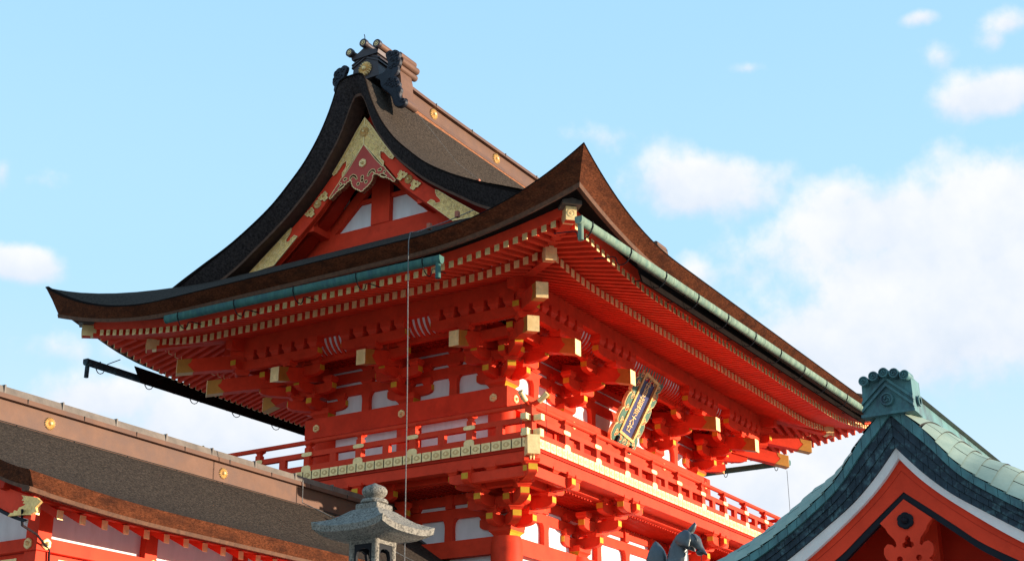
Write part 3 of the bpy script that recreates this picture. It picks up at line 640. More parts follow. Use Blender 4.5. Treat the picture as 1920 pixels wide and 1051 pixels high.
def block(T, c, z, w, h, parent, wt=None, name='bearing_block', dep=None):
    """square block with a tapered, hollowed foot, end grain painted ochre"""
    wt = wt or w * 1.42; dep = dep or 1.0
    rings = []
    for s, hh in ((w, 0), (w * 1.04, h * .12), (w + (wt - w) * .45, h * .30), (wt, h * .45), (wt, h)):
        rings.append([T(c[0] + a * s / 2, c[1] + b * s / 2 * dep, z + hh) for a, b in ((-1, -1), (1, -1), (1, 1), (-1, 1))])
    mb = MB()
    n = 4; o = mb.pts([p for r in rings for p in r])
    for i in range(4):
        for j in range(4):
            k = (j + 1) % 4; mb.mi = 1 if (j in (1, 3) and i < 3 and name == 'capital_block') else 0
            mb.face(o + i * n + j, o + i * n + k, o + (i + 1) * n + k, o + (i + 1) * n + j)
    mb.mi = 0; mb.face(o + 3, o + 2, o + 1, o); mb.face(o + 16, o + 17, o + 18, o + 19)
    return build(name, mb, ['red', 'yellow'], parent)
tips = []
def tail(T, c, v1, zc, w, h, slope, parent, v0=.1):
    P = lambda v, dz, s: T(c[0] + s, v, zc + slope * (v1 - v) + dz)
    # belly bows slightly towards the tip
    secs = [(v0, h), (v0 + (v1 - v0) * .55, h * 1.0), (v1 - .25, h), (v1, h)]
    mb = MB(); mb.loft([[P(v, -hh / 2 - (.02 if i == 1 else 0), -w / 2), P(v, -hh / 2 - (.02 if i == 1 else 0), w / 2), P(v, hh / 2, w / 2), P(v, hh / 2, -w / 2)] for i, (v, hh) in enumerate(secs)])
    o = build('tail_beam', mb, 'red', parent)
    mb = MB(); q = .006
    mb.loft([[P(v, -h / 2 - q, -w / 2 - q), P(v, -h / 2 - q, w / 2 + q), P(v, h / 2 + q, w / 2 + q), P(v, h / 2 + q, -w / 2 - q)] for v in (v1 - .004, v1 + .012)]); build('gilt_end_plate', mb, 'gold', o)
    mb = MB()
    for s in (-1, 1):
        pl = [(v1, -h / 2 - .003), (v1, h / 2 + .003), (v1 - .30, h / 2 + .003), (v1 - .27, h * .22), (v1 - .21, h * .08), (v1 - .25, -h * .1), (v1 - .36, -h / 2 - .003)]
        mb.loft([[P(a, b, s * (w / 2 + .001)) for a, b in pl], [P(a, b, s * (w / 2 + .006)) for a, b in pl]])
    mb.loft([[P(v1 - .33, -h / 2 - .006, -w / 2), P(v1 - .33, -h / 2 - .006, w / 2), P(v1, -h / 2 - .006, w / 2), P(v1, -h / 2 - .006, -w / 2)], [P(v1 - .33, -h / 2 - .001, -w / 2), P(v1 - .33, -h / 2 - .001, w / 2), P(v1, -h / 2 - .001, w / 2), P(v1, -h / 2 - .001, -w / 2)]])
    build('gilt_sleeve', mb, 'gold', o) if False else None
    s_ = build('gilt_sleeve', mb, 'goldsleeve', o)
    return o
ST = (.45, .87, 1.29)
def bracket_set(T0, uc, zb, upper, vo, half=True, corner=False):
    """one cluster on a column: T0 facade frame, uc column position, vo plane of the column axis"""
    T = lambda u, v, w: T0(uc + u, vo + v, w)
    root = empty('bracket_set', T(0, 0, zb), gate)
    p = .285 if upper else .29
    zl = [zb + .17 + p * k for k in range(4)]; h = .205; th = .135
    # capital
    block(T, (0, 0), zb, .34, .215, root, .47, 'capital_block')
    arm('bracket_arm', T, 'u', (0, 0), .56, .56, zl[0], h, th, root)
    arm('bracket_arm', T, 'v', (0, 0), .0, ST[0] + .16, zl[0], h, th, root)
    for u in (-.44, .44): block(T, (u, 0), zl[0] + h, .17, .135, root)
    block(T, (0, 0.02), zl[0] + h, .17, .135, root)
    block(T, (0, ST[0]), zl[0] + h, .17, .135, root)
    arm('bracket_arm', T, 'u', (0, ST[0]), .54, .54, zl[1], h, th, root)
    arm('bracket_arm', T, 'v', (0, 0), .0, ST[1] + .16, zl[1], h, th, root)
    for u in (-.43, 0, .43): block(T, (u, ST[0]), zl[1] + h, .17, .135, root)
    block(T, (0, ST[1]), zl[1] + h, .17, .135, root)
    for u in (-.44, .44): block(T, (u, 0.0), zl[1] + h, .17, .135, root)
    arm('bracket_arm', T, 'u', (0, ST[1]), .54, .54, zl[2], h, th, root)
    for u in (-.43, 0, .43): block(T, (u, ST[1]), zl[2] + h, .17, .135, root)
    if upper:
        tail(T, (0, 0), 1.715, 10.172, .205, .295, .235, root)
        block(T, (0, ST[2]), 10.44, .17, .13, root)
        arm('bracket_arm', T, 'u', (0, ST[2]), .80, .80, 10.535, .20, th, root)
        for u in (-.68, -.34, 0, .34, .68): block(T, (u, ST[2]), 10.735, .17, .21, root, .25)
    else:
        arm('bracket_arm', T, 'v', (0, 0), .0, ST[2] + .16, zl[2], h, th, root)
        block(T, (0, ST[2]), zl[2] + h, .17, .10, root)
        arm('bracket_arm', T, 'u', (0, ST[2] - .02), .42, .42, zl[2] + .02, h - .02, th, root)
        for u in (-.33, .33): block(T, (u, ST[2] - .02), zl[2] + h, .17, .10, root)
    return root
def corner_set(nm, zb, upper, vo):
    cx, cy, sx, sy = CN[nm]
    cx += sx * vo; cy += sy * vo
    # two facade frames meeting here, u measured away from the corner along each wall
    Ta = lambda u, v, w: (cx + sx * v, cy - sy * u, w)
    Tb = lambda u, v, w: (cx - sx * u, cy + sy * v, w)
    Td = diag(cx, cy, sx, sy)
    root = empty('bracket_set', (cx, cy, zb), gate)
    p = .285 if upper else .29
    zl = [zb + .17 + p * k for k in range(4)]; h = .205; th = .135
    block(Ta, (0, 0), zb, .35, .215, root, .49, 'capital_block')
    for T in (Ta, Tb):
        arm('bracket_arm', T, 'u', (0, 0), ST[0] + .16, .56, zl[0], h, th, root)
        block(T, (.44, 0), zl[0] + h, .17, .135, root); block(T, (0, ST[0]), zl[0] + h, .17, .135, root)
        arm('bracket_arm', T, 'u', (0, ST[0]), ST[0] + .30, .54, zl[1], h, th, root)
        arm('bracket_arm', T, 'v', (0, 0), 0, ST[1] + .16, zl[1], h, th, root)
        for u in (.43, -ST[0] - .12): block(T, (u, ST[0]), zl[1] + h, .17, .135, root)
        block(T, (0, ST[1]), zl[1] + h, .17, .135, root)
        arm('bracket_arm', T, 'u', (0, ST[1]), ST[1] + .26, .54, zl[2], h, th, root)
        for u in (.43, 0): block(T, (u, ST[1]), zl[2] + h, .17, .135, root)
        if upper:
            tail(T, (0, 0), 1.715, 10.172, .205, .295, .235, root)
            arm('bracket_arm', T, 'u', (0, ST[2]), ST[2] + .30, .80, 10.535, .20, th, root)
            for u in (-1.02, -.68, -.34, 0, .34, .68): block(T, (u, ST[2]), 10.735, .17, .21, root, .25)
            block(T, (0, ST[2]), 10.44, .17, .13, root)
        else:
            arm('bracket_arm', T, 'v', (0, 0), 0, ST[2] + .16, zl[2], h, th, root)
            block(T, (0, ST[2]), zl[2] + h, .17, .10, root)
            for u in (.33, -.5): block(T, (u, ST[2] - .02), zl[2] + h, .17, .10, root)
            arm('bracket_arm', T, 'u', (0, ST[2] - .02), ST[2] + .1, .42, zl[2] + .02, h - .02, th, root)
    arm('bracket_arm', Td, 'v', (0, 0), 0, ST[0] * R2 + .20, zl[0] + .002, h - .003, .16, root)
    block(Td, (0, ST[0] * R2), zl[0] + h, .21, .135, root, .29)
    arm('bracket_arm', Td, 'v', (0, 0), 0, ST[1] * R2 + .20, zl[1] + .002, h - .003, .16, root)
    block(Td, (0, ST[1] * R2), zl[1] + h, .21, .135, root, .29)
    if upper:
        tail(Td, (0, 0), 1.786 * R2 - .0, 10.12, .215, .29, .20, root)
        tail(Td, (0, 0), 2.2448 * R2, 10.535, .215, .29, .16, root, v0=.6)
        block(Td, (0, ST[2] * R2), 10.43, .24, .12, root, .30)
        block(Td, (0, ST[2] * R2 + .12), 10.78, .24, .16, root, .32)
    else:
        arm('bracket_arm', Td, 'v', (0, 0), 0, ST[2] * R2 + .20, zl[2] + .002, h - .003, .16, root)
        block(Td, (0, ST[2] * R2), zl[2] + h, .21, .10, root, .29)
    return root
UB, LB = 9.585, 6.60
for nm in ('gable', 'front', 'side', 'back'):
    T, U = FR[nm], UL[nm]
    for c in CO[nm][1:-1]:
        bracket_set(T, c, UB, True, 0); bracket_set(T, c, LB, False, LO)
for nm in CN: corner_set(nm, UB, True, 0); corner_set(nm, LB, False, LO)
for mb, o in tips:
    if mb.v: build('ochre_nose', mb, 'yellow', o.parent)

# ------------------------------------------------------------------ walls, beams, purlins
def strut(T, u, v, z0, z1, w=.19, th=.12):
    hw = w / 2; fl = .09; h = z1 - z0
    P = [(-hw, z0), (hw, z0), (hw * .92, z1 - min(.16, h * .6))]
    for k in range(1, 5):
        t = pi / 2 * k / 4; P.append((hw * .92 + fl * (1 - cos(t)), z1 - min(.16, h * .6) * (1 - sin(t))))
    P += [(-a, b) for a, b in P[:1:-1]]
    mb = MB(); mb.loft([[T(u + a, v, b) for a, b in P], [T(u + a, v + th, b) for a, b in P]]); return mb
for nm in ('gable', 'front', 'side', 'back'):
    T, U = FR[nm], UL[nm]; cols = CO[nm]
    dz = .003 if nm in ('front', 'back') else 0
    # upper storey
    E_ = .31
    mb = MB(); mb.box(T, -E_ + dz, U + E_ - dz, -.05 + dz, E_, 9.146 + dz, 9.559 - dz); tb = build('tie_beam', mb, 'red', gate)
    for c in cols:
        mb = MB(); hexflower(mb, T(c, E_, 9.352), Vector(T(0, 1, 0)) - Vector(T(0, 0, 0)), .085); build('gilt_medallion', mb, 'gold', tb, True)
    for k, (z0, z1) in enumerate(((10.03, 10.243), (10.318, 10.53), (10.60, 10.82))):
        mb = MB(); mb.box(T, -.06 - dz, U + .06 + dz, -.04, .062 - dz, z0 + dz, z1 - dz); build('wall_beam', mb, 'red', gate)
    mb = MB(); mb.box(T, -.02, U + .02, .82, .92, 10.56 + dz, 10.69 - dz); build('step_beam', mb, 'red', gate)
    mb = MB(); mb.box(T, -1.75, U + 1.75, 1.20 + dz, 1.385 - dz, 10.945 + dz, 11.235 - dz); build('eave_purlin', mb, 'red', gate)
    # the curved, white-backed ribs under the purlin
    mb = MB(); wh = MB(); n = int((U + 1.0) / .125)
    cur = [(.90, 10.66), (1.00, 10.70), (1.09, 10.77), (1.16, 10.86), (1.205, 10.97)]
    for i in range(n + 1):
        u = -.45 + (U + .9) * i / n
        mb.loft([[T(u - .030, v, z - .035), T(u + .030, v, z - .035), T(u + .030, v, z + .01), T(u - .030, v, z + .01)] for v, z in cur])
    build('curved_ribs', mb, 'red', gate)
    wh.grid([[T(-.9, v, z + .006), T(U + .9, v, z + .006)] for v, z in cur]); build('rib_backing', wh, 'white', gate)
    # lattice ceiling between wall and first step
    mb = MB(); mb.box(T, -.4, U + .4, .05, .84, 10.71, 10.73); build('step_ceiling', mb, 'red', gate)
    mb = MB()
    for i in range(int(U / .16)): mb.box(T, .08 + i * .16, .12 + i * .16, .07, .82, 10.68, 10.708)
    for j in range(5): mb.box(T, 0.02, U - .02, .14 + j * .16, .18 + j * .16, 10.675, 10.706)
    build('ceiling_lattice', mb, 'darkred', gate)
    for a, b in zip(cols, cols[1:]):
        mb = MB(); mb.box(T, a - .005, b + .005, -.03, -.01, 8.0, 11.3); build('plaster_panel', mb, 'white', gate)
        if nm in ('front', 'back'):
            mb = MB(); mb.box(T, a + .36, b - .36, -.009, .02, 8.031, 9.14); build('shutter', mb, 'darkred', gate)
            mb = MB(); mb.box(T, a + .275, a + .359, -.005, .06, 8.031, 9.14); mb.box(T, b - .359, b - .275, -.005, .06, 8.031, 9.14) if False else None; build('jamb', mb, 'red', gate)
            mb = MB(); mb.box(T, b - .359, b - .275, -.005, .06, 8.031, 9.14); build('jamb', mb, 'red', gate)
        mids = [(a + b) / 2] if b - a < 3 else [a + (b - a) * t for t in (.30, .70)]
        for m_ in mids:
            for z0, z1 in ((9.56, 10.031), ):
                build('strut', strut(T, m_, -.02, z0, z1), 'red', gate)
            for z0, z1 in ((10.243, 10.319), (10.53, 10.601)):
                mb = MB(); block(T, (m_, .02), z0 - .001, .24, z1 - z0 + .004, gate, .32, 'strut_block', .5)
    # lower storey
    Tl = lambda u, v, w, T=T: T(u, v + LO, w)
    mb = MB(); mb.box(Tl, -LO - .1, U + LO + .1, -.12 + dz, .155, 6.30 + dz, 6.62 - dz); build('tie_beam', mb, 'red', gate)
    for z0, z1, d in ((7.06, 7.255, 0), (7.335, 7.53, .004)):
        mb = MB(); mb.box(Tl, -LO - .05, U + LO + .05, -.05, .062 - dz - d, z0 + dz, z1 - dz); build('wall_beam', mb, 'red', gate)
    # slatted underside and beams of the balcony
    mb = MB(); mb.box(Tl, -LO - 1.40 + dz, U + LO + 1.40 - dz, ST[2] - .09 + dz, ST[2] + .085, 7.615 + dz, 7.81 - dz); build('balcony_beam', mb, 'red', gate)
    mb = MB(); mb.box(Tl, -LO - .5 + dz, U + LO + .5 - dz, ST[1] - .06, ST[1] + .06, 7.56 + dz, 7.68 - dz); build('balcony_beam', mb, 'red', gate)
    mb = MB(); mb.box(Tl, -LO - .5, U + LO + .5, ST[1] + .061, ST[2] - .1, 7.665, 7.68); mb.box(Tl, -LO, U + LO, .06, ST[1] - .061, 7.55, 7.57); build('balcony_soffit', mb, 'red', gate)
    mb = MB()
    for i in range(int((U + 2) / .12)): mb.box(Tl, -1 + i * .12, -.95 + i * .12, .07, ST[1] - .07, 7.52, 7.549)
    build('soffit_lattice', mb, 'darkred', gate)
    lc = [cols[0] - LO] + cols[1:-1] + [cols[-1] + LO]
    for a, b in zip(lc, lc[1:]):
        mb = MB(); mb.box(Tl, a - .005, b + .005, -.03, -.01, 1.0, 7.7); build('plaster_panel', mb, 'white', gate)
        mids = [(a + b) / 2] if b - a < 3 else [a + (b - a) * t for t in (.20, .5, .8)]
        for m_ in mids:
            build('strut', strut(Tl, m_, -.02, 6.621, 7.061), 'red', gate); build('strut', strut(Tl, m_, -.02, 7.256, 7.336 + .23, .17), 'red', gate)
    # sill, mid rails and dark lattice lights of the ground floor
    if nm in ('front', 'back'):
        for a, b in ((lc[0], lc[1]), (lc[2], lc[3])):
            mb = MB()
            mb.box(Tl, a + .3, b - .2, .0, .01, 3.2, 6.24)
            lt = build('lattice_light', mb, 'black', gate)
            mb = MB()
            for i in range(int((b - a - .5) / .07)): mb.box(Tl, a + .32 + i * .07, a + .345 + i * .07, .011, .03, 3.2, 6.24)
            for i in range(43): mb.box(Tl, a + .31, b - .21, .012, .034, 3.22 + i * .07, 3.245 + i * .07)
            build('lattice', mb, 'lattice', lt)
    mb = MB(); mb.box(Tl, -LO, U + LO, -.08, .10 - dz, 2.9, 3.15); build('wall_beam', mb, 'red', gate)
    mb = MB(); mb.box(Tl, -LO, U + LO, -.08, .12 - dz, 1.0, 1.25); build('sill_beam', mb, 'red', gate)
cols_xy = [(x, y) for x in GX for y in GY if x in (0, L_) or y in (0, D_)]
for (x, y) in cols_xy:
    mb = MB(); mb.lathe((x, y, 0), [(.275, 7.9), (.275, 9.585)], 28); build('column', mb, 'red', gate, True)
    lx = x + (-LO if x == 0 else LO if x == L_ else 0); ly = y + (-LO if y == 0 else LO if y == D_ else 0)
    mb = MB(); mb.lathe((lx, ly, 0), [(.30, 1.0), (.30, 6.45), (.27, 6.60)], 28); build('column', mb, 'red', gate, True)
    mb = MB(); mb.lathe((lx, ly, 0), [(.48, .9), (.46, .96), (.36, 1.02), (.36, 1.04)], 24); build('column_base', mb, 'stone', gate, True)

# ------------------------------------------------------------------ balcony
balc = empty('balcony', (L_ / 2, D_ / 2, 7.9), gate)
PO = 1.62
for nm in ('gable', 'front', 'side', 'back'):
    T, U = FR[nm], UL[nm]; main_ = nm in ('gable', 'front')
    dz = .0025 if nm in ('front', 'back') else 0
    nb = 6 if nm in ('gable', 'side') else 10
    ln = U + 2 * PO; sp = ln / nb
    mb = MB(); sweep(mb, T, U, [(0, lambda u: 7.862), (1.72, lambda u: 7.862), (1.72, lambda u: 8.03), (0, lambda u: 8.03)], 4); build('deck', mb, 'red', balc)
    mb = MB(); sweep(mb, T, U, [(1.45, lambda u: 7.815), (1.70, lambda u: 7.815), (1.70, lambda u: 7.861), (1.45, lambda u: 7.861)], 4); build('deck_bearer', mb, 'darkred', balc)
    mb = MB(); mb.box(T, -1.7205, U + 1.7205, 1.7195, 1.7215, 7.870, 8.022); build('gap_strip', mb, 'black', balc)  # black strip added behind the plates to darken their gaps
    # gilt plates on the ends of the deck boards
    per = 6; npl = nb * per
    tot = U + 2 * 1.72
    for i in range(npl):
        u = -1.72 + tot * (i + .5) / npl; w = tot / npl * .442
        mb = MB(); mb.mat(0).box(T, u - w, u + w, 1.7225, 1.734, 7.868, 8.036)
        z = 7.952
        eye = [(u + .072 * cos(t) * (1 - .0 * t), z + .05 * sin(t) * (abs(sin(t)) ** .5 if abs(sin(t)) > 0 else 0)) for t in [2 * pi * k / 16 for k in range(16)]]
        mb.mat(1).loft([[T(a, 1.7335, b) for a, b in eye], [T(a, 1.7375, b) for a, b in eye]])
        mb.mat(0).loft([[T(u + .028 * cos(2 * pi * k / 10), 1.737, z + .03 * sin(2 * pi * k / 10)) for k in range(10)], [T(u + .024 * cos(2 * pi * k / 10), 1.743, z + .026 * sin(2 * pi * k / 10)) for k in range(10)]])
        build('gilt_board_end', mb, ['gold', 'goldeye'], balc)
    # rails
    mb = MB(); mb.box(T, -PO - .20, U + PO + .20, PO - .06 + dz, PO + .06 - dz, 8.031, 8.165 - dz); build('bottom_rail', mb, 'red', balc)
    mb = MB(); mb.box(T, -PO - .22, U + PO + .22, PO - .05 + dz, PO + .05 - dz, 8.335 + dz, 8.435 - dz); build('middle_rail', mb, 'red', balc)
    P = [T(-PO - .34, PO, 8.80), T(-PO - .22, PO, 8.71), T(-PO - .08, PO, 8.655), T(-PO + .1, PO, 8.645)] + [T(-PO + .1 + (ln - .2) * k / 12, PO, 8.645) for k in range(1, 13)] + [T(U + PO + .08, PO, 8.655), T(U + PO + .22, PO, 8.71), T(U + PO + .34, PO, 8.80)]
    mb = MB(); mb.tube(P, .047, 12); build('top_rail', mb, 'red', balc, True)
    for e, s in ((-PO, -1), (U + PO, 1)):
        mb = MB(); mb.tube([T(e + s * .18, PO, 8.690), T(e + s * .26, PO, 8.737), T(e + s * .352, PO, 8.809)], .053, 12); build('gilt_rail_tip', mb, 'gold', balc, True)
        mb = MB(); mb.box(T, e + s * .09, e + s * .235, PO - .066, PO + .066, 8.034 + dz, 8.172); build('gilt_rail_tip', mb, 'gold', balc)
        mb = MB(); mb.box(T, e + s * .10, e + s * .255, PO - .058, PO + .058, 8.328 + dz, 8.442); build('gilt_rail_tip', mb, 'gold', balc)
        mb = MB(); mb.box(Tl if False else T, e + s * .06, e + s * .16, 1.60, 1.735, 7.64, 7.855) if False else mb.box(T, e + s * .045, e + s * .10, 1.655, 1.68, 7.62, 7.81)
        build('gilt_beam_plate', mb, 'gold', balc)
        mb = MB(); c = Vector(T(e + s * .33, PO, 8.78)); mb.tube([c, c - Vector((0, 0, .32))], .006, 5); mb.tube([c - Vector((0, 0, .45)), c - Vector((0, 0, .72))], .006, 5); build('tie_wire', mb, 'iron', balc)
    for i in range(nb + 1):
        u = -PO + i * sp
        if nm in ('front', 'back') and i in (0, nb): continue
        mb = MB()
        mb.loft([[T(u + a * s, PO + b * s, z) for a, b in ((-1, -1), (1, -1), (1, 1), (-1, 1))] for s, z in ((.068, 8.10), (.068, 8.33), (.062, 8.34), (.062, 8.52), (.045, 8.535), (.045, 8.56), (.085, 8.60), (.085, 8.625))])
        if i in (0, nb): mb.box(T, u - .075, u + .075, PO - .075, PO + .075, 8.0, 8.62)
        ps = build('post', mb, 'red', balc)
        if 0 < i < nb:
            q = [(u - .115, 8.352), (u - .13, 8.385), (u - .115, 8.418), (u - .06, 8.425), (u + .06, 8.425), (u + .115, 8.418), (u + .13, 8.385), (u + .115, 8.352), (u + .06, 8.345), (u - .06, 8.345)]
            mb = MB(); mb.loft([[T(a, PO + .049, b) for a, b in q], [T(a, PO + .0705, b) for a, b in q]]); build('gilt_rail_plate', mb, 'gold', balc)
            q = [(u - .11, 8.035), (u + .11, 8.035), (u + .112, 8.11), (u + .09, 8.145), (u + .05, 8.16), (u - .05, 8.16), (u - .09, 8.145), (u - .112, 8.11)]
            mb = MB(); mb.loft([[T(a, PO + .061, b) for a, b in q], [T(a, 1.7345 if False else PO + .075, b) for a, b in q]]); build('gilt_rail_plate', mb, 'gold', balc)
        if i < nb:
            mb = MB(); um = u + sp / 2; mb.box(T, um - .075, um + .075, PO - .045, PO + .045, 8.163, 8.338); build('baluster', mb, 'red', balc)
for nm, (cx, cy, sx, sy) in CN.items():
    T = diag(cx, cy, sx, sy)
    mb = MB(); d = 1.735 * R2
    mb.box(T, -.115, .115, d - .28, d + .07, 7.70, 8.045); build('gilt_corner_block', mb, 'gold', balc)

# ------------------------------------------------------------------ gutters
def gutter(T, U, u0, u1, v, z, slope, m, hooks, drop0, drop1, dp=.085, hw=.068):
    P = []
    for k in range(9):
        t = pi * k / 8; P.append((cos(t) * hw, -sin(t) * dp))
    P = [(hw, .055)] + P + [(-hw, .055), (-hw * .88, .055)] + [(-a * .9, b * .9) for a, b in P[1:-1]] + [(hw * .88, .055)]
    nseg = max(3, int((u1 - u0) / .85)); mb = MB()
    zz = lambda u: z + slope * (u - u0)
    mb.loft([[T(u, v + a, zz(u) + b) for a, b in P] for u in (u0, u1)])
    g = build('gutter', mb, m, gate)
    for k in range(nseg + 1):
        u = u0 + (u1 - u0) * k / nseg
        mb = MB(); mb.loft([[T(u + du, v + a * 1.05, zz(u) + b * 1.05 - .0) for a, b in P[:11]] for du in (-.012, .012)], True, True); build('gutter_joint', mb, m, g)
    n = max(2, int((u1 - u0) / hooks))
    for k in range(n):
        u = u0 + .35 + (u1 - u0 - .7) * k / (n - 1)
        A = [(v - .66, .02), (v - .30, -.02), (v - .235, -.05), (v - .215, -.14), (v - .17, -.20), (v - .09, -.205), (v - .02, -.17), (v + .03, -.11)]
        mb = MB(); mb.tube([T(u, a, zz(u) + b) for a, b in A] , .010, 6)
        mb.tube([T(u, v + .03, zz(u) - .11), T(u, v + .076, zz(u) - .02), T(u, v + .078, zz(u) + .06), T(u, v - .07, zz(u) + .065)], .011, 6); build('gutter_hook', mb, 'iron', g)
    for u, on in ((u0, drop0), (u1, drop1)):
        s = 1 if u == u0 else -1
        mb = MB(); mb.loft([[T(u, v + a, zz(u) + b) for a, b in P[:11]], [T(u - s * .004, v + a, zz(u) + b) for a, b in P[:11]]]); build('gutter_stop', mb, m, g)
        if on:
            mb = MB(); mb.lathe(T(u + s * .06, v, zz(u) - .34), [(.048, 0), (.048, .30)], 14); build('outlet', mb, m, g, True)
    return g
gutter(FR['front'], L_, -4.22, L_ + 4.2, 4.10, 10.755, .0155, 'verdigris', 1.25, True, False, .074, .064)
gutter(FR['gable'], D_, -1.32, 5.15, 4.10, 10.69, .0147, 'patinashade', 1.25, True, False)
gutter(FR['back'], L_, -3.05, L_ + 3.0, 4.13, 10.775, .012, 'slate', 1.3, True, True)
gutter(FR['side'], D_, -1.0, 5.6, 4.10, 10.70, 0, 'patinashade', 1.3, False, True)

for nm, u0, u1, z, sl in (('front', -1.75, L_ + 1.9, 10.755, .0155), ('back', -1.9, L_ + 1.6, 10.79, .012)):
    T = FR[nm]; mb = MB(); zz = lambda u: z + sl * (u + 4.2)
    mb.loft([[T(u0 + .22, 3.90, zz(u0) - .20), T(u0 + .22, 3.87, zz(u0) - .20), T(u0, 3.87, zz(u0) + .12), T(u0, 3.90, zz(u0) + .12)], [T(u1 - .22, 3.90, zz(u1) - .20), T(u1 - .22, 3.87, zz(u1) - .20), T(u1, 3.87, zz(u1) + .06), T(u1, 3.90, zz(u1) + .06)]])
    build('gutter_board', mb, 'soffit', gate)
# ------------------------------------------------------------------ name plaque leaning out of the middle bay
pt, pb = Vector((4.47, -1.13, 11.02)), Vector((4.22, -0.36, 9.36))
upv = (pt - pb).normalized(); PL = (pt - pb).length
rtv = Vector((1, 0, 0)); rtv = (rtv - upv * rtv.dot(upv)).normalized(); nrm = rtv.cross(upv); nrm = nrm if nrm.y < 0 else -nrm
PT = lambda a, d, b: tuple(pb + rtv * a + upv * b + nrm * d)
plq = empty('name_plaque', PT(0, 0, 0))
tag(plq, 'tilted blue board with gilt characters in a green and gold scalloped frame', 'plaque')
W2 = .565
def wavy(n, x0, y0, x1, y1, amp):
    o = []
    nx, ny = (y1 - y0), -(x1 - x0); l = sqrt(nx * nx + ny * ny); nx /= l; ny /= l
    for k in range(n * 8):
        t = k / (n * 8); ph = (k % 8) / 8
        a = amp * (abs(sin(pi * ph)) ** .7) - amp * .55 * (1 if ph < .06 else 0)
        o.append((x0 + (x1 - x0) * t + nx * a, y0 + (y1 - y0) * t + ny * a))
    return o
out = wavy(3, -W2, 0, W2, 0, .05) + wavy(5, W2, 0, W2, PL, .055) + wavy(3, W2, PL, -W2, PL, .05) + wavy(5, -W2, PL, -W2, 0, .055)
inn = [(-.30, .26), (.30, .26), (.30, PL - .24), (-.30, PL - .24)]
plate('frame', [out, inn], PT, 0.0, .085, 'gold', plq)
plate('frame_face', [inset(out, .028), inset(inn, -.065)], PT, .086, .097, 'green', plq)
def swirl(cx, cy, r, s=1):
    return [(cx + s * r * (1 - k / 26) * cos(k * .42), cy + r * (1 - k / 26) * sin(k * .42)) for k in range(22)]
for (cx, cy, r, m) in [(x * s, y, .055, k) for s in (-1, 1) for x, y, k in ((.44, .16, 'r'), (.45, .45, 'b'), (.455, .75, 'r'), (.45, 1.05, 'b'), (.45, 1.35, 'r'), (.43, 1.58, 'b'), (.20, 1.62, 'b'), (.2, .12, 'r'))] + [(0, 1.62, .06, 'b'), (0, .12, .06, 'b')]:
    q = [(cx + r * 1.05 * (1 + .25 * cos(3 * t)) * cos(t), cy + r * 1.3 * (1 + .25 * cos(3 * t)) * sin(t)) for t in [2 * pi * k / 24 for k in range(24)]]
    plate('cloud_motif', [q], PT, .0965, .103, 'darkred' if m == 'r' else 'slate', plq)
    mb = MB(); mb.tube([PT(a, .104, b) for a, b in swirl(cx, cy, r * .8)], .007, 5); mb.tube([PT(a, .102, b) for a, b in q + q[:1]], .008, 5); build('gilt_line', mb, 'gold', plq)
plate('inner_moulding', [inset(inn, -.062), inset(inn, -.002)], PT, .06, .125, 'goldrelief', plq)
plate('board', [inset(inn, -.01)], PT, .05, .07, 'blue', plq)
for s in (-1, 1):
    mb = MB(); mb.box(PT, s * .33 - .035, s * .33 + .035, .09, .16, -.05, .13); build('hinge_strap', mb, 'iron', plq)
    mb = MB(); mb.tube([PT(s * .5, .02, 1.5), PT(s * .5, -.5, 1.66), PT(s * .5, -.75, 1.62)], .012, 6); build('stay_rod', mb, 'iron', plq)
# brushed characters of the shrine, read downwards
fc = bpy.data.curves.new('lettering', 'FONT')
txt = '伏見稲荷大社'
for i, ch in enumerate(txt):
    fc = bpy.data.curves.new('lettering', 'FONT'); fc.body = ch; fc.align_x = 'CENTER'; fc.size = .235; fc.extrude = .006; fc.shear = .12; fc.offset = -.0005
    y0 = PL - .24 - .255 - i * .197
    TT = lambda a, d, b, y0=y0: PT(a * 1.0, d, y0 + b)
    from_curve('lettering', fc, TT, .078, 'gold', plq)

# ------------------------------------------------------------------ lightning cables
def cable(name, P, r, m, label, tabs=()):
    mb = MB(); mb.tube(P, r, 7)
    e = empty(name, P[-1]); tag(e, label, 'cable')
    build('wire', mb, m, e, True)
    for t in tabs:
        mb = MB(); mb.box(lambda u, v, w, t=t: (t[0] + u, t[1] + v, t[2] + w), -.035, .035, -.035, .035, -.05, .06); build('standoff', mb, 'terra', e)
    return e
cable('lightning_cable', [(-3.45, -1.55, 11.80), (-3.75, -1.15, 11.55), (-4.18, -.86, 11.27), (-4.29, -.79, 11.24), (-4.33, -.785, 11.05), (-4.34, -.80, 10.5), (-4.34, -.85, 8.4), (-4.34, -.88, 6.2), (-4.34, -.95, 1.0)], .009, 'cablem',
      'pale braided wire hanging straight down from the gable eave past the balcony', [(-3.62, -1.32, 11.70), (-3.95, -.95, 11.43)])
cable('roof_wire', [(-1.62, 1.10, 15.32), (-.8, .60, 14.35), (0.2, -.1, 13.62), (1.2, -.9, 13.02), (2.0, -1.6, 12.70)], .004, 'cablem', 'thin wire running down the sunlit slope of the gate roof from the ridge scroll', [(-.42, .33, 14.0), (1.0, -.74, 13.16)])
cable('stay_wire', [(L_ + 1.72, -1.80, 9.9), (L_ + 1.75, -1.8, 8.0), (L_ + 1.8, -1.8, 1.0)], .006, 'iron', 'hair-thin dark wire hanging free from an eave corner against the sky')

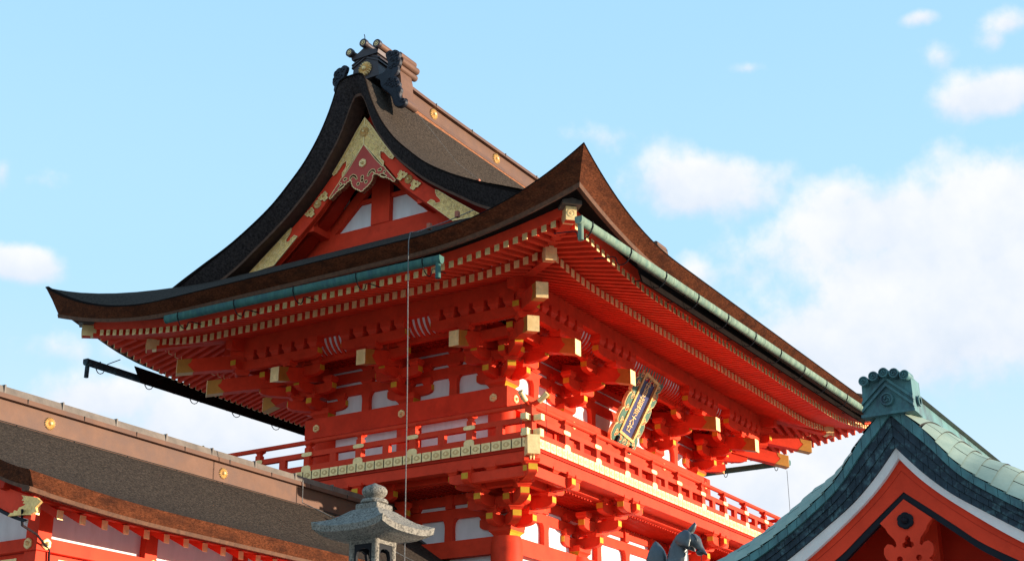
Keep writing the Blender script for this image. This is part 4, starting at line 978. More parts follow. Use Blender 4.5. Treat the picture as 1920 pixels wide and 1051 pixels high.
# ------------------------------------------------------------------ corridor wing with thatched roof on the left
wing = empty('corridor_wing', (-5.8, 2.2, 1.0))
tag(wing, 'low vermilion corridor with brown thatched roof and pinkish copper ridge', 'building')
WX0, WX1, WY = -11.38, -.34, -.30
WP_ = smooth_tab([(0, 6.98), (.35, 6.82), (.8, 6.52), (1.3, 6.18), (1.8, 5.86), (2.2, 5.66), (2.5, 5.545)], 40)
def wz(s, x): return interp(WP_, s) + .11 * max(0, 1 - (x - WX0) / 2.6) ** 2 * (s / 2.5) ** 2
wr = empty('roof', (-5.8, 2.2, 6), wing)
for q in (-1, 1):
    mb = MB(); mb.grid([[(WX0 + (WX1 - WX0) * i / 50, 2.2 + q * s, wz(s, WX0 + (WX1 - WX0) * i / 50)) for i in range(51)] for s in [2.5 * k / 24 for k in range(25)]]); build('thatch_slope', mb, 'thatch', wr, True)
    mb = MB(); mb.loft([[(x, 2.2 + q * 2.5, wz(2.5, x)), (x + .02 * (x < WX0 + .001), 2.2 + q * 2.49, wz(2.5, x) - .02), (x + .09 * (x < WX0 + .001), 2.2 + q * 2.42, wz(2.5, x) - .20), (x + .09 * (x < WX0 + .001), 2.2 + q * 1.9, wz(2.5, x) - .02)] for x in [WX0 + (WX1 - WX0) * i / 50 for i in range(51)]], True, False); build('thatch_edge', mb, 'cut', wr, True)
    mb = MB(); mb.loft([[(x, 2.2 + q * 2.435, wz(2.5, x) - .235), (x, 2.2 + q * 2.445, wz(2.5, x) - .185), (x, 2.2 + q * 2.3, wz(2.5, x) - .17), (x, 2.2 + q * 2.3, wz(2.5, x) - .22)] for x in [WX0 + .085 + (WX1 - WX0 - .085) * i / 50 for i in range(51)]]); build('thatch_lip', mb, 'lip', wr)
    mb = MB(); mb.loft([[(x, 2.2 + q * 2.36, wz(2.5, x) - .235), (x, 2.2 + q * 2.36, wz(2.5, x) - .20), (x, 2.2 + q * .6, wz(2.5, x) + .67), (x, 2.2 + q * .6, wz(2.5, x) + .63)] for x in [WX0 + .1 + (WX1 - WX0 - .1) * i / 30 for i in range(31)]]); build('eave_board', mb, 'darkred', wr)  # deeper red puts the shade under the eave into the board's colour
    mb = MB(); mb.loft([[(x, 2.2 + q * 1.84, wz(2.5, x) - .135), (x, 2.2 + q * 1.93, wz(2.5, x) - .135), (x, 2.2 + q * 1.96, wz(2.5, x) - .03), (x, 2.2 + q * 1.84, wz(2.5, x) + .02)] for x in [WX0 + .1 + (WX1 - WX0 - .1) * i / 30 for i in range(31)]]); build('eave_fascia', mb, 'darkred', wr)  # same deeper red, eave shade in the colour
    # dark flashing where the slope meets the gate
    mb = MB(); mb.loft([[(WX1 - .02, 2.2 + q * s, wz(s, 0) - .02), (WX1 + .20, 2.2 + q * s, wz(s, 0) + .04), (WX1 + .20, 2.2 + q * s, wz(s, 0) + .10), (WX1 - .03, 2.2 + q * s, wz(s, 0) + .035)] for s in [2.5 * k / 24 for k in range(25)]]); build('flashing', mb, 'darkcopper', wr)
    # verge on the open end
    ss = [2.5 * k / 24 for k in range(25)]
    mb = MB(); mb.loft([[(WX0 + .001, 2.2 + q * s, wz(s, WX0)), (WX0 + .02, 2.2 + q * s, wz(s, WX0) - .03), (WX0 + .09, 2.2 + q * s, wz(s, WX0) - .20 - .1 * (1 - s / 2.5))] for s in ss], True, False); build('verge_thatch', mb, 'cut', wr, True)
    mb = MB(); mb.loft([[(WX0 + .085, 2.2 + q * s, wz(s, WX0) - .195 - .1 * (1 - s / 2.5)), (WX0 + .09, 2.2 + q * s, wz(s, WX0) - .24 - .1 * (1 - s / 2.5)), (WX0 + .4, 2.2 + q * s, wz(s, WX0) - .22 - .1 * (1 - s / 2.5)), (WX0 + .4, 2.2 + q * s, wz(s, WX0) - .17 - .1 * (1 - s / 2.5))] for s in [v_ * 2.43 / 2.5 for v_ in ss]]); build('thatch_lip', mb, 'lip', wr)
    bb = [[(WX0 + .20, 2.2 + q * s, wz(s, WX0) - .31 - .1 * (1 - s / 2.5)), (WX0 + .26, 2.2 + q * s, wz(s, WX0) - .31 - .1 * (1 - s / 2.5)), (WX0 + .26, 2.2 + q * s, wz(s, WX0) - .60 - .1 * (1 - s / 2.5)), (WX0 + .20, 2.2 + q * s, wz(s, WX0) - .60 - .1 * (1 - s / 2.5))] for s in ss[:-1]]
    mb = MB(); mb.loft(bb); bo = build('bargeboard', mb, 'red', wing)
    mb = MB(); mb.loft([[(WX0 + .19, 2.2 + q * s, wz(s, WX0) - .61 - .1 * (1 - s / 2.5)), (WX0 + .25, 2.2 + q * s, wz(s, WX0) - .61 - .1 * (1 - s / 2.5)), (WX0 + .25, 2.2 + q * s, wz(s, WX0) - .65 - .1 * (1 - s / 2.5)), (WX0 + .19, 2.2 + q * s, wz(s, WX0) - .65 - .1 * (1 - s / 2.5))] for s in ss[:-2]]); build('bargeboard_trim', mb, 'black', wing)
    G0 = [(.02, 5.20), (.06, 5.27), (.03, 5.30), (-.02, 5.30), (-.0, 5.34), (-.04, 5.36), (.0, 5.40), (-.03, 5.42), (.05, 5.47), (-.25, 5.40), (-.34, 5.37), (-.30, 5.33), (-.34, 5.27), (-.30, 5.22), (-.33, 5.17), (-.24, 5.15), (-.1, 5.18)]
    G0 = [(-.44, 5.30), (-.34, 5.375), (.0, 5.445), (-.05, 5.40), (-.02, 5.365), (-.08, 5.35), (-.05, 5.32), (-.11, 5.30), (-.07, 5.28), (.02, 5.265), (.05, 5.22), (.12, 5.235), (.14, 5.20), (.20, 5.205), (.25, 5.16), (-.10, 5.145), (-.24, 5.13), (-.36, 5.17), (-.34, 5.23)]
    G0 = [(-.10 + (a + .10) * .84, 5.265 + (b - 5.29) * .84) for a, b in G0]
    plate('gilt_tip_plate', [[(2.2 + q * (2.2 - a) if q > 0 else a, b) for a, b in G0]], lambda a, d, b: (WX0 + .18 - d, a, b), -.015, .02, 'goldrelief', bo)
rg = empty('ridge', (-5.8, 2.2, 7.1), wing)
def wbar(h0, z0, h1, z1, x0=WX0 - .1, x1=WX1 + .12): return [[(x, 2.2 - h0, z0), (x, 2.2 + h0, z0), (x, 2.2 + h1, z1), (x, 2.2 - h1, z1)] for x in (x0, x1)]
mb = MB(); mb.loft(wbar(.30, 6.75, .27, 6.868)); build('ridge_sill', mb, 'brown', rg)
mb = MB(); mb.loft(wbar(.215, 6.869, .205, 7.205)); build('ridge_panel', mb, 'brown', rg)
mb = MB(); mb.loft(wbar(.278, 6.869, .270, 6.882)); build('sill_seam', mb, 'seam', rg)
mb = MB(); mb.loft(wbar(.285, 7.206, .275, 7.278)); build('ridge_cap', mb, 'brown', rg)
mb = MB(); mb.loft(wbar(.262, 7.279, .238, 7.385)); build('ridge_cap', mb, 'cap', rg)
for k in range(11):
    x = -11.2 + k * 1.06
    mb = MB(); mb.box(lambda u, v, w: (u, v, w), x - .012, x + .012, 2.2 - .267, 2.2 + .267, 7.281, 7.402); build('cap_joint', mb, 'cap', rg)
    mb = MB(); mb.box(lambda u, v, w: (u, v, w), x + .4, x + .408, 2.2 - .289, 2.2 + .289, 7.21, 7.281); mb.box(lambda u, v, w: (u, v, w), x + .25, x + .256, 2.2 - .304, 2.2 + .304, 6.75, 6.86); build('sheet_seam', mb, 'seam', rg)
for x in (-9.25, -5.57, -1.84):
    for q in (-1, 1):
        mb = MB(); mum(mb, (x, 2.2 + q * .212, 7.045), (0, q, 0), .095); build('ridge_chrysanthemum', mb, GO, rg, True)
# frame
CX = [-10.07 + 1.93 * k for k in range(6)]
WYW = .95
Tw = lambda u, v, w: (u, WYW - v, w)            # front wall, v towards the court
Te = lambda u, v, w: (-10.07 - v, u, w)         # open end
for x in CX:
    for y in (.95, 3.45):
        mb = MB(); mb.box(lambda u, v, w: (x + u, y + v, w), -.115, .115, -.115, .115, 1.0, 5.78); cpost = build('post', mb, 'red', wing)
        if y < 1:
            mb = MB(); hexflower(mb, (x, y - .157, 5.05), (0, -1, 0), .075); build('gilt_medallion', mb, 'gold', cpost, True)
            if x == CX[0]:
                mb = MB(); hexflower(mb, (x - .157, y, 5.05), (-1, 0, 0), .075); build('gilt_medallion', mb, 'gold', cpost, True)
for T, u0, u1 in ((Tw, -10.07, -.36), (Te, .95, 3.45)):
    dz = .003 if T is Te else 0
    mb = MB(); mb.box(T, u0 - .15, u1 + .15 if T is Te else u1, -.07, .155 - dz, 4.96 + dz, 5.13 - dz); build('tie_beam', mb, 'red', wing)
    mb = MB(); mb.box(T, u0 - .35, u1 + .35 if T is Te else u1, -.10, .13 - dz, 5.60 + dz, 5.77 - dz); build('wall_plate', mb, 'red', wing)
    mb = MB(); mb.box(T, u0, u1, -.06, .10 - dz, 3.9 + dz, 4.05 - dz); build('wall_beam', mb, 'red', wing)
    n = 5 if T is Tw else 2
    for k in range(n):
        a = u0 + (u1 - u0) * k / n if T is Te else CX[k]; b = u0 + (u1 - u0) * (k + 1) / n if T is Te else CX[k + 1]
        mb = MB(); mb.box(T, a + .1, b - .1, -.02, 0, 5.17, 5.70); build('plaster_panel', mb, 'white', wing)
        mb = MB(); mb.box(T, a + .115, b - .115, -.01, .05, 4.06, 4.955); sc = build('shutter', mb, 'red', wing)
        mb = MB()
        for (c0, c1, d0, d1) in ((a + .32, b - .32, 4.86, 4.90), (a + .32, b - .32, 4.15, 4.19), (a + .32, a + .36, 4.19, 4.86), (b - .36, b - .32, 4.19, 4.86)): mb.box(T, c0, c1, .051, .06, d0, d1)
        build('gilt_edging', mb, 'gold', sc)
        mb = MB(); mb.box(T, a + .12, b - .12, -.02, 0.005, 1.3, 3.9); build('plaster_panel', mb, 'white', wing)
# rafters with gilt ends
for k in range(28):
    x = -10.32 + .385 * (k - 1)
    if x > -.5: break
    z1 = 5.338; sl_ = .50
    mb = MB(); mb.hexa([(x - .042, .30, z1 - .055), (x + .042, .30, z1 - .055), (x + .042, 2.1, z1 - .055 + 1.8 * sl_), (x - .042, 2.1, z1 - .055 + 1.8 * sl_), (x - .042, .30, z1 + .055), (x + .042, .30, z1 + .055), (x + .042, 2.1, z1 + .055 + 1.8 * sl_), (x - .042, 2.1, z1 + .055 + 1.8 * sl_)])
    r = build('rafter', mb, 'red', wing)
    mb = MB(); mb.box(lambda u, v, w: (x + u, v, z1 + w), -.046, .046, .286, .302, -.060, .060); build('gilt_end_cap', mb, 'gold', r)
cable('wing_cable', [(-11.25, -.10, 5.2), (-11.1, .05, 5.05), (-10.35, .66, 5.12), (-10.0, .80, 4.98), (-9.93, .81, 4.4), (-9.93, .81, 1.0)], .016, 'iron', 'black cable sagging from a gilt bargeboard tip down the corridor corner post')
cable('wing_roof_wire', [(-3.62, 1.9, 7.30), (-3.62, 1.89, 6.90), (-3.45, 1.55, 6.72), (-2.9, 1.05, 6.36), (-2.3, .50, 5.98), (-1.9, .05, 5.72)], .009, 'cablem', 'thin wire crossing the corridor thatch from its ridge on terracotta feet', [(-3.25, 1.36, 6.60), (-2.75, .91, 6.28)])

# ------------------------------------------------------------------ water pavilion with copper roof at right
pav = empty('water_pavilion', (-9.2, -11.09, 0))
tag(pav, 'pavilion with pale green copper tiles, dark layered verge and red gable', 'building')
PX0, PX1, YC = -12.0, -6.4, -11.12
PE = smooth_tab([(0, 4.73), (.12, 4.60), (.26, 4.45), (.48, 4.16), (.73, 3.955), (.95, 3.805), (1.19, 3.665), (1.6, 3.48), (2.0, 3.34)], 60)
PLW = smooth_tab([(0, 4.365), (.18, 4.155), (.38, 3.965), (.62, 3.795), (.95, 3.575), (1.3, 3.38), (1.7, 3.20), (2.0, 3.08)], 60)
# rows of overlapping tiles, each its own step
arc = []; acc = 0; last = None
for i in range(201):
    s = 2.0 * i / 200; p = (s, interp(PE, s))
    if last: acc += sqrt((p[0] - last[0]) ** 2 + (p[1] - last[1]) ** 2)
    arc.append((acc, s)); last = p
total_a = acc; NROW = 19
def s_at(a): return interp(arc, a)
pr_ = empty('roof', (-9.2, YC, 4), pav)
for q in (-1, 1):
    for k in range(NROW):
        a0, a1 = total_a * k / NROW, total_a * (k + 1) / NROW + .02
        mb = MB(); nt_ = 20; off = .14 if k % 2 else 0
        xs_ = [PX0 - .012] + [PX0 + .28 * (j + .5) + off for j in range(nt_) if PX0 + .28 * (j + .5) + off < PX1 - .05] + [PX1]
        for xa, xb in zip(xs_, xs_[1:]):
            # courses dip towards the verge, as the sheets follow its turned edge
            rows = []
            for j in range(5):
                t = j / 4
                nxs, nzs = .6, .8
                lift = .004 + .012 * t
                row = []
                for x in [xa + .0045 + (xb - xa - .009) * i_ / 4 for i_ in range(5)]:
                    s = s_at(min(total_a, a0 + (a1 - a0) * t + .10 * max(0, 1 - (x - PX0) / .55) ** 2 * min(1, a0 / .3)))
                    rise = .225 * min(1, .12 + s / .75) * (1 - max(0, 1 - (x - PX0) / .50) ** 2); a_ = 0
                    row.append((x, YC + q * (s + nxs * (lift + rise)), interp(PE, s) + nzs * (lift + rise)))
                rows.append(row)
            lo = [(p[0], p[1] - q * .014, p[2] - .020) for p in rows[-1]]
            mb.mi = 0; mb.grid(rows); mb.mi = 1; mb.grid([rows[-1], lo])
        build('tile_course', mb, ['tile', 'seam'], pr_, True)
    mb = MB(); mb.grid([[(x, YC + q * (2.0 * j / 40 + .6 * r_ * min(1, .12 + j / 15)), interp(PE, 2.0 * j / 40) - .016 + .8 * r_ * min(1, .12 + j / 15)) for x, r_ in ((PX0, 0), (PX0 + .10, .07), (PX0 + .25, .158), (PX0 + .5, .217), (PX1, .217))] for j in range(41)]); build('roof_deck', mb, 'seam', pr_, True)
    ss = [2.0 * k / 48 for k in range(49)]
    # four stepped bands of copper on the verge
    fr = [0, .30, .53, .77, 1.0]; nb_ = 4
    for b in range(4):
        vx = PX0 + .012 * b + (0 if b == 0 else .012)
        T4 = lambda s, f: interp(PE, s) * (1 - f) + interp(PLW, s) * f
        mb = MB(); n = 13; mb.mi = 0
        for i in range(24):
            s0, s1 = 2.0 * i / 24 + (.04 if b % 2 else 0) * (i > 0), 2.0 * (i + 1) / 24 + (.04 if b % 2 else 0)
            s1 = min(s1, 2.0)
            ring = lambda s: [(vx, YC + q * s, T4(s, fr[b]) - .003), (vx, YC + q * s, T4(s, fr[b + 1])), (vx + .3, YC + q * s, T4(s, fr[b + 1])), (vx + .3, YC + q * s, T4(s, fr[b]) - .003)]
            mb.loft([ring(s0 + .0015), ring((s0 + s1) / 2), ring(s1 - .0015)])
        build('verge_band', mb, 'teal' if b == 0 else 'slate', pr_)
    tab = lambda base, d: [(s, z) for s, z in base]
    RT = smooth_tab([(0, 4.30), (.16, 4.11), (.40, 3.895), (.83, 3.575), (1.2, 3.37), (1.7, 3.13), (1.95, 3.04)], 40)
    BK = smooth_tab([(0, 4.03), (.2, 3.87), (.40, 3.705), (.56, 3.575), (.85, 3.40), (1.2, 3.21), (1.7, 2.98), (1.95, 2.89)], 40)
    sl = [1.95 * k / 40 for k in range(41)]
    mb = MB(); mb.loft([[(PX0 + .075, YC + q * s, interp(PLW, s) - .001), (PX0 + .115, YC + q * s, interp(RT, s) - .01), (PX0 + .4, YC + q * s, interp(RT, s) - .01), (PX0 + .4, YC + q * s, interp(PLW, s) - .001)] for s in sl]); build('white_fillet', mb, 'white', pav, True)
    mb = MB(); mb.loft([[(PX0 + .16, YC + q * s, interp(RT, s)), (PX0 + .16, YC + q * s, interp(BK, s)), (PX0 + .24, YC + q * s, interp(BK, s)), (PX0 + .24, YC + q * s, interp(RT, s))] for s in sl]); bo = build('bargeboard', mb, 'red', pav)
    mb = MB(); mb.loft([[(PX0 + .157, YC + q * s, interp(RT, s) * .63 + interp(BK, s) * .37), (PX0 + .157, YC + q * s, interp(RT, s) * .63 + interp(BK, s) * .37 - .004), (PX0 + .17, YC + q * s, interp(RT, s) * .63 + interp(BK, s) * .37 - .004), (PX0 + .17, YC + q * s, interp(RT, s) * .63 + interp(BK, s) * .37)] for s in sl]); build('bargeboard_groove', mb, 'darkred', bo)
    mb = MB(); mb.loft([[(PX0 + .17, YC + q * s, interp(BK, s) + .002), (PX0 + .17, YC + q * s, interp(BK, s) - .062), (PX0 + .22, YC + q * s, interp(BK, s) - .062), (PX0 + .22, YC + q * s, interp(BK, s) + .002)] for s in sl]); build('bargeboard_trim', mb, 'black', bo)
    mb = MB(); mb.loft([[(x, YC + q * .02, 4.25), (x, YC + q * 1.95, 3.0), (x, YC + q * 1.95, 3.04), (x, YC + q * .02, 4.29)] for x in (PX0 + .3, PX1 - .2)]); build('roof_soffit', mb, 'red', pav)
    for k in range(4):
        s = .55 + .42 * k; mb = MB(); z = 4.22 - .645 * s
        mb.box(lambda u, v, w: (u, YC + q * (s + v), z + w), PX0 + .3, PX1 - .3, -.04, .04, -.10, -.02); build('purlin', mb, 'red', pav)
        mb = MB(); mb.box(lambda u, v, w: (u, YC + q * (s + v), z + w), PX0 + .3, PX0 + .33, .06, .20, -.045, -.02); build('purlin_fillet', mb, 'white', pav)
GP = [(0, 3.97), (.205, 3.80), (.165, 3.755), (.15, 3.72), (.125, 3.69), (.105, 3.665), (.095, 3.645), (.09, 3.615), (.105, 3.60), (.125, 3.625), (.16, 3.635), (.19, 3.605), (.195, 3.56), (.18, 3.52), (.15, 3.50), (.18, 3.47), (.16, 3.42), (.10, 3.40), (.05, 3.37), (0, 3.33)]
GPf = GP[:-1] + [GP[-1]] + mirror(GP)[1:-1]
tre = [(.0, 3.69), (.022, 3.665), (.02, 3.64), (.042, 3.63), (.045, 3.605), (.025, 3.59), (.0, 3.60), (-.025, 3.59), (-.045, 3.605), (-.042, 3.63), (-.02, 3.64), (-.022, 3.665)]
plate('gable_pendant', [GPf, tre, circ((.075, 3.51), .024, 10), circ((-.075, 3.51), .024, 10)], lambda a, d, b: (PX0 + .19 - d, YC - a, b), -.02, .045, 'red', pav)
mb = MB(); hexflower(mb, (PX0 + .144, YC - .0, 3.80), (-1, 0, 0), .066); build('black_flower', mb, 'black', pav, True)
# ridge and ridge-end tile
mb = MB(); mb.loft([[(x, YC - .17, 4.60), (x, YC + .17, 4.60), (x, YC + .145, 4.80), (x, YC - .145, 4.80)] for x in (PX0 + .25, PX1)]); build('ridge_wall', mb, 'teal', pr_)
mb = MB(); mb.loft([[(x, YC - .19, 4.80), (x, YC + .19, 4.80), (x, YC + .10, 4.855), (x, YC, 4.875), (x, YC - .10, 4.855)] for x in (PX0 + .25, PX1)]); build('ridge_cap', mb, 'cap', pr_)
mb = MB(); mb.loft([[(x, YC - .24, 4.535), (x, YC + .24, 4.535), (x, YC + .20, 4.61), (x, YC - .20, 4.61)] for x in (PX0 + .25, PX1)]); build('ridge_sill', mb, 'cap', pr_)
oni = empty('ridge_end_tile', (PX0, YC, 4.7), pav)
To = lambda s, v, w: (PX0 - .02 + .24 - v, YC - s, w)
H = [(-.20, 4.62), (.20, 4.62), (.195, 4.90), (0, 4.925), (-.195, 4.90)]
mb = MB(); mb.loft([[To(a * 1.02, .24, b) for a, b in H], [To(a, 0, b) for a, b in H]]); build('tile_body', mb, 'teal', oni)
for (o_, t_, g_) in ((.0, .024, .265), (.052, .026, .262)):
    P0 = [(-.205, 4.655 + o_ * 1.1), (0, 4.842 + o_), (.205, 4.655 + o_ * 1.1), (.205, 4.655 + o_ * 1.1 + t_), (0, 4.842 + o_ + t_), (-.205, 4.655 + o_ * 1.1 + t_)]
    mb = MB(); mb.loft([[To(a, g_, b) for a, b in P0], [To(a, .2, b) for a, b in P0]]); build('tile_moulding', mb, 'teal', oni)
mb = MB(); mb.box(To, -.215, .215, .15, .268, 4.61, 4.632); build('tile_moulding', mb, 'teal', oni)
def tomoe(c, r, par):
    c = Vector(c); ax = Vector((-1, 0, 0)); mb = MB()
    mb.lathe(c, [(r, -.12), (r, 0), (r * .94, .006), (r * .74, .006), (r * .70, -.006), (.001, -.006)], 24, ax); d = build('tile_disc', mb, 'teal', par, True)
    mb = MB()
    for k in range(3):
        t0 = 2 * pi * k / 3; P = []; R_ = []
        for j in range(8):
            t = t0 + j * .30; rr = r * (.24 + .34 * j / 7)
            P.append(c + Vector((-.004, cos(t) * rr, sin(t) * rr))); R_.append(r * (.17 - .14 * j / 7))
        mb.tube(P, R_, 6)
    build('comma_relief', mb, 'teal', d, True)
for a, b in ((-.165, 4.90), (-.083, 4.928), (0, 4.945), (.083, 4.928), (.165, 4.90)): tomoe((PX0 - .075, YC - a, b), .040, oni)
tomoe((PX0 - .045, YC + .0, 4.735), .055, oni)
mb = MB(); mb.lathe((PX0 + .10, YC - .213, 4.72), [(.045, 0), (.045, .012), (.03, .012), (.03, 0)], 18, (0, -1, 0)); build('tile_ring', mb, 'teal', oni, True)
for x in (PX0 + .7, PX1 - .7):
    for q in (-1, 1):
        mb = MB(); mb.box(lambda u, v, w: (x + u, YC + q * 1.45 + v, w), -.11, .11, -.11, .11, .25, 3.25); build('post', mb, 'red', pav)
        mb = MB(); mb.box(lambda u, v, w: (x + u, YC + q * 1.45 + v, w), -.2, .2, -.2, .2, 0, .25); build('post_base', mb, 'stone', pav)
    mb = MB(); mb.box(lambda u, v, w: (x + u, YC + v, w), -.09, .09, -1.7, 1.7, 3.0, 3.2); build('tie_beam', mb, 'red', pav)
    mb = MB(); mb.box(lambda u, v, w: (x + u, YC + v, w), -.08, .08, -.11, .11, 3.2, 4.12); build('king_post', mb, 'red', pav)
    mb = MB(); mb.loft([[(x + .02, YC - 1.45, 3.2), (x + .02, YC + 1.45, 3.2), (x + .02, YC, 4.15)], [(x + .05, YC - 1.45, 3.2), (x + .05, YC + 1.45, 3.2), (x + .05, YC, 4.15)]]); build('gable_board', mb, 'darkred', pav)
for q in (-1, 1):
    mb = MB(); mb.box(lambda u, v, w: (u, YC + q * 1.45 + v, w), PX0 + .25, PX1 - .2, -.085, .085, 3.201, 3.38); build('wall_plate', mb, 'red', pav)
mb = MB(); mb.box(lambda u, v, w: (u, YC + v, w), -10.6, -7.6, -.6, .6, 0, .8); mb.box(lambda u, v, w: (u, YC + v, w), -10.45, -7.75, -.45, .45, .801, .82)
build('water_basin', mb, 'stone', pav)

# ------------------------------------------------------------------ stone lantern
LX, LY = -14.80, -8.19
lan = empty('stone_lantern', (LX, LY, 0)); tag(lan, 'weathered grey granite lantern with a curved square roof and an onion finial', 'lantern')
def sq(h, z, lift=0, n=8, o=0):
    r = []
    for sx, sy in ((0, -1), (1, 0), (0, 1), (-1, 0)):
        for k in range(n):
            t = -1 + 2 * k / n
            x = sx * h if sx else (t * h * (1 if sy < 0 else -1)); y = sy * h if sy else (t * h * (1 if sx > 0 else -1))
            e = (max(abs(x), abs(y)) and (min(abs(x), abs(y)) / h)) ** 3.2
            r.append((LX + x, LY + y, z + lift * e))
    return r
ZL = 3.50
mb = MB()
mb.loft([sq(.08, ZL - .06), sq(.22, ZL - .022, .02), sq(.306, ZL - .012, .038), sq(.312, ZL + .030, .045), sq(.268, ZL + .052, .032), sq(.215, ZL + .082, .018), sq(.155, ZL + .135, .004), sq(.118, ZL + .168), sq(.102, ZL + .176)]); build('roof', mb, 'stone', lan, True)
mb = MB(); mb.loft([sq(.093, ZL + .168), sq(.093, ZL + .212), sq(.086, ZL + .219)]); mb.lathe((LX, LY, ZL), [(.08, .219), (.098, .226), (.099, .238), (.088, .254), (.06, .257), (.052, .262), (.056, .268), (.080, .285), (.091, .305), (.090, .322), (.076, .342), (.05, .355), (.025, .364), (.011, .372), (.002, .376)], 28); build('finial', mb, 'stone', lan, True)
# fire box: four corner posts, sill and head, dark cavity
for sx in (-1, 1):
    for sy in (-1, 1):
        mb = MB(); mb.lathe((LX + sx * .098, LY + sy * .098, 0), [(.027, ZL - .46), (.027, ZL - .045)], 10); build('corner_post', mb, 'stone', lan, True)
mb = MB(); mb.loft([sq(.118, ZL - .075), sq(.118, ZL - .04)]); build('head_slab', mb, 'stone', lan)
for k, (ax, sg) in enumerate((('x', -1), ('x', 1), ('y', -1), ('y', 1))):
    Tp = (lambda a, d, b: (LX + sg * (.100 + d), LY + a, b)) if ax == 'x' else (lambda a, d, b: (LX + a, LY + sg * (.100 + d), b))
    o_ = [(-.1, ZL - .46), (.1, ZL - .46), (.1, ZL - .05), (-.1, ZL - .05)]
    i_ = curvy([(-.048, ZL - .40), (.048, ZL - .40), (.058, ZL - .25), (.050, ZL - .12), (-.050, ZL - .12), (-.058, ZL - .25)], 3)
    plate('window_frame', [o_, i_], Tp, -.012, .010, 'iron', lan)
mb = MB(); mb.loft([sq(.18, ZL - .62), sq(.20, ZL - .53), sq(.19, ZL - .50), sq(.135, ZL - .46)]); build('platform', mb, 'stone', lan)
mb = MB(); mb.lathe((LX, LY, 0), [(.13, .9), (.11, 1.8), (.115, 2.2), (.13, 2.85), (.12, 2.89)], 20); build('shaft', mb, 'stone', lan, True)
mb = MB(); mb.loft([sq(.55, 0), sq(.55, .35), sq(.42, .36), sq(.42, .65), sq(.28, .68), sq(.28, .92)]); build('base', mb, 'stone', lan)

# ------------------------------------------------------------------ bronze fox on its pedestal
def blob(rings, n=16):
    """rings: (centre xyz, right axis, up axis, rx, ry)"""
    mb = MB(); mb.loft([[Vector(c) + Vector(a) * cos(2 * pi * k / n) * rx * FK + Vector(b) * sin(2 * pi * k / n) * ry * FK for k in range(n)] for c, a, b, rx, ry in rings]); return mb
FXO = Vector((-7.30, -7.146, 3.98)); FK = 1.0
def F3(y, z, x=0): return FXO + Vector((x, -y, z)) * FK * FK      # y forward (towards -Y), z up
X1 = Vector((1, 0, 0))
def spine(P, n=18):
    """P: list of (y,z,rx,r) along the midline"""
    rings = []
    for i, (y, z, rx, r) in enumerate(P):
        a = P[max(i - 1, 0)]; b = P[min(i + 1, len(P) - 1)]
        d = Vector((0, -(b[0] - a[0]), b[1] - a[1])).normalized(); up = X1.cross(d)
        rings.append((F3(y, z), X1, up, rx, r))
    return blob(rings, n)
parts = []
def sp2(P): return [(y, z, rx, r) for y, z, rx, r in P]
HB = (0.02, 0.0)
body = spine([(-.52, .10, .02, .02), (-.50, .18, .21, .19), (-.42, .34, .255, .27), (-.32, .52, .24, .275), (-.235, .70, .225, .25), (-.185, .84, .21, .23), (-.165, .96, .185, .215), (-.155, 1.05, .17, .205), (-.13, 1.17, .15, .185), (-.09, 1.255, .135, .165), (-.04, 1.325, .12, .145), (.02, 1.37, .06, .08)])
head = spine([(-.03, 1.34, .05, .05), (.02, 1.335, .115, .095), (.10, 1.325, .145, .118), (.18, 1.295, .155, .132), (.245, 1.235, .130, .118), (.305, 1.155, .085, .080), (.36, 1.085, .058, .054), (.41, 1.03, .044, .041), (.445, .995, .034, .030), (.455, .985, .012, .01)])
parts += [body, head]
for s in (-1, 1):
    e0 = F3(.035, 1.40, s * .06); d = (F3(.19, 1.655, .075) - e0) if s > 0 else (F3(.16, 1.14, -.19) - F3(.0, 1.36, -.10)); e0 = e0 if s > 0 else F3(.0, 1.36, -.10)
    fw = Vector((0, -.87, .5)).normalized()
    parts.append(blob([(e0 + d * t, X1, fw, w, th) for t, w, th in ((-.35, .07, .14), (0, .085, .19), (.3, .08, .175), (.6, .06, .13), (.85, .034, .06), (1.06, .010, .012))], 14))
    parts.append(blob([(F3(.02 + .13 * t, 1.27 - .17 * t, s * .115), X1, Vector((0, -.8, .6)), r, r * 1.15) for t, r in ((-.3, .02), (0, .062), (.5, .066), (.9, .036), (1.15, .008))], 10))
    parts.append(blob([(F3(-.13, .78, s * .13), X1, Vector((0, -1, 0)), .09, .13), (F3(-.06, .55, s * .135), X1, Vector((0, -1, 0)), .075, .095), (F3(-.045, .30, s * .13), X1, Vector((0, -1, 0)), .058, .066), (F3(-.035, .08, s * .13), X1, Vector((0, -1, 0)), .055, .06), (F3(-.025, .0, s * .13), X1, Vector((0, -1, 0)), .06, .07)], 12))
    parts.append(blob([(F3(-.08, .035, s * .13), X1, Vector((0, 0, 1)), .05, .04), (F3(.02, .035, s * .13), X1, Vector((0, 0, 1)), .062, .044), (F3(.09, .025, s * .13), X1, Vector((0, 0, 1)), .046, .028)], 12))
    parts.append(blob([(F3(-.56, .16, s * .19), X1, Vector((0, 0, 1)), .05, .08), (F3(-.44, .23, s * .21), X1, Vector((0, 0, 1)), .11, .22), (F3(-.31, .23, s * .22), X1, Vector((0, 0, 1)), .11, .21), (F3(-.20, .13, s * .22), X1, Vector((0, 0, 1)), .075, .11), (F3(-.14, .04, s * .22), X1, Vector((0, 0, 1)), .055, .04), (F3(-.06, .03, s * .22), X1, Vector((0, 0, 1)), .04, .028)], 14))
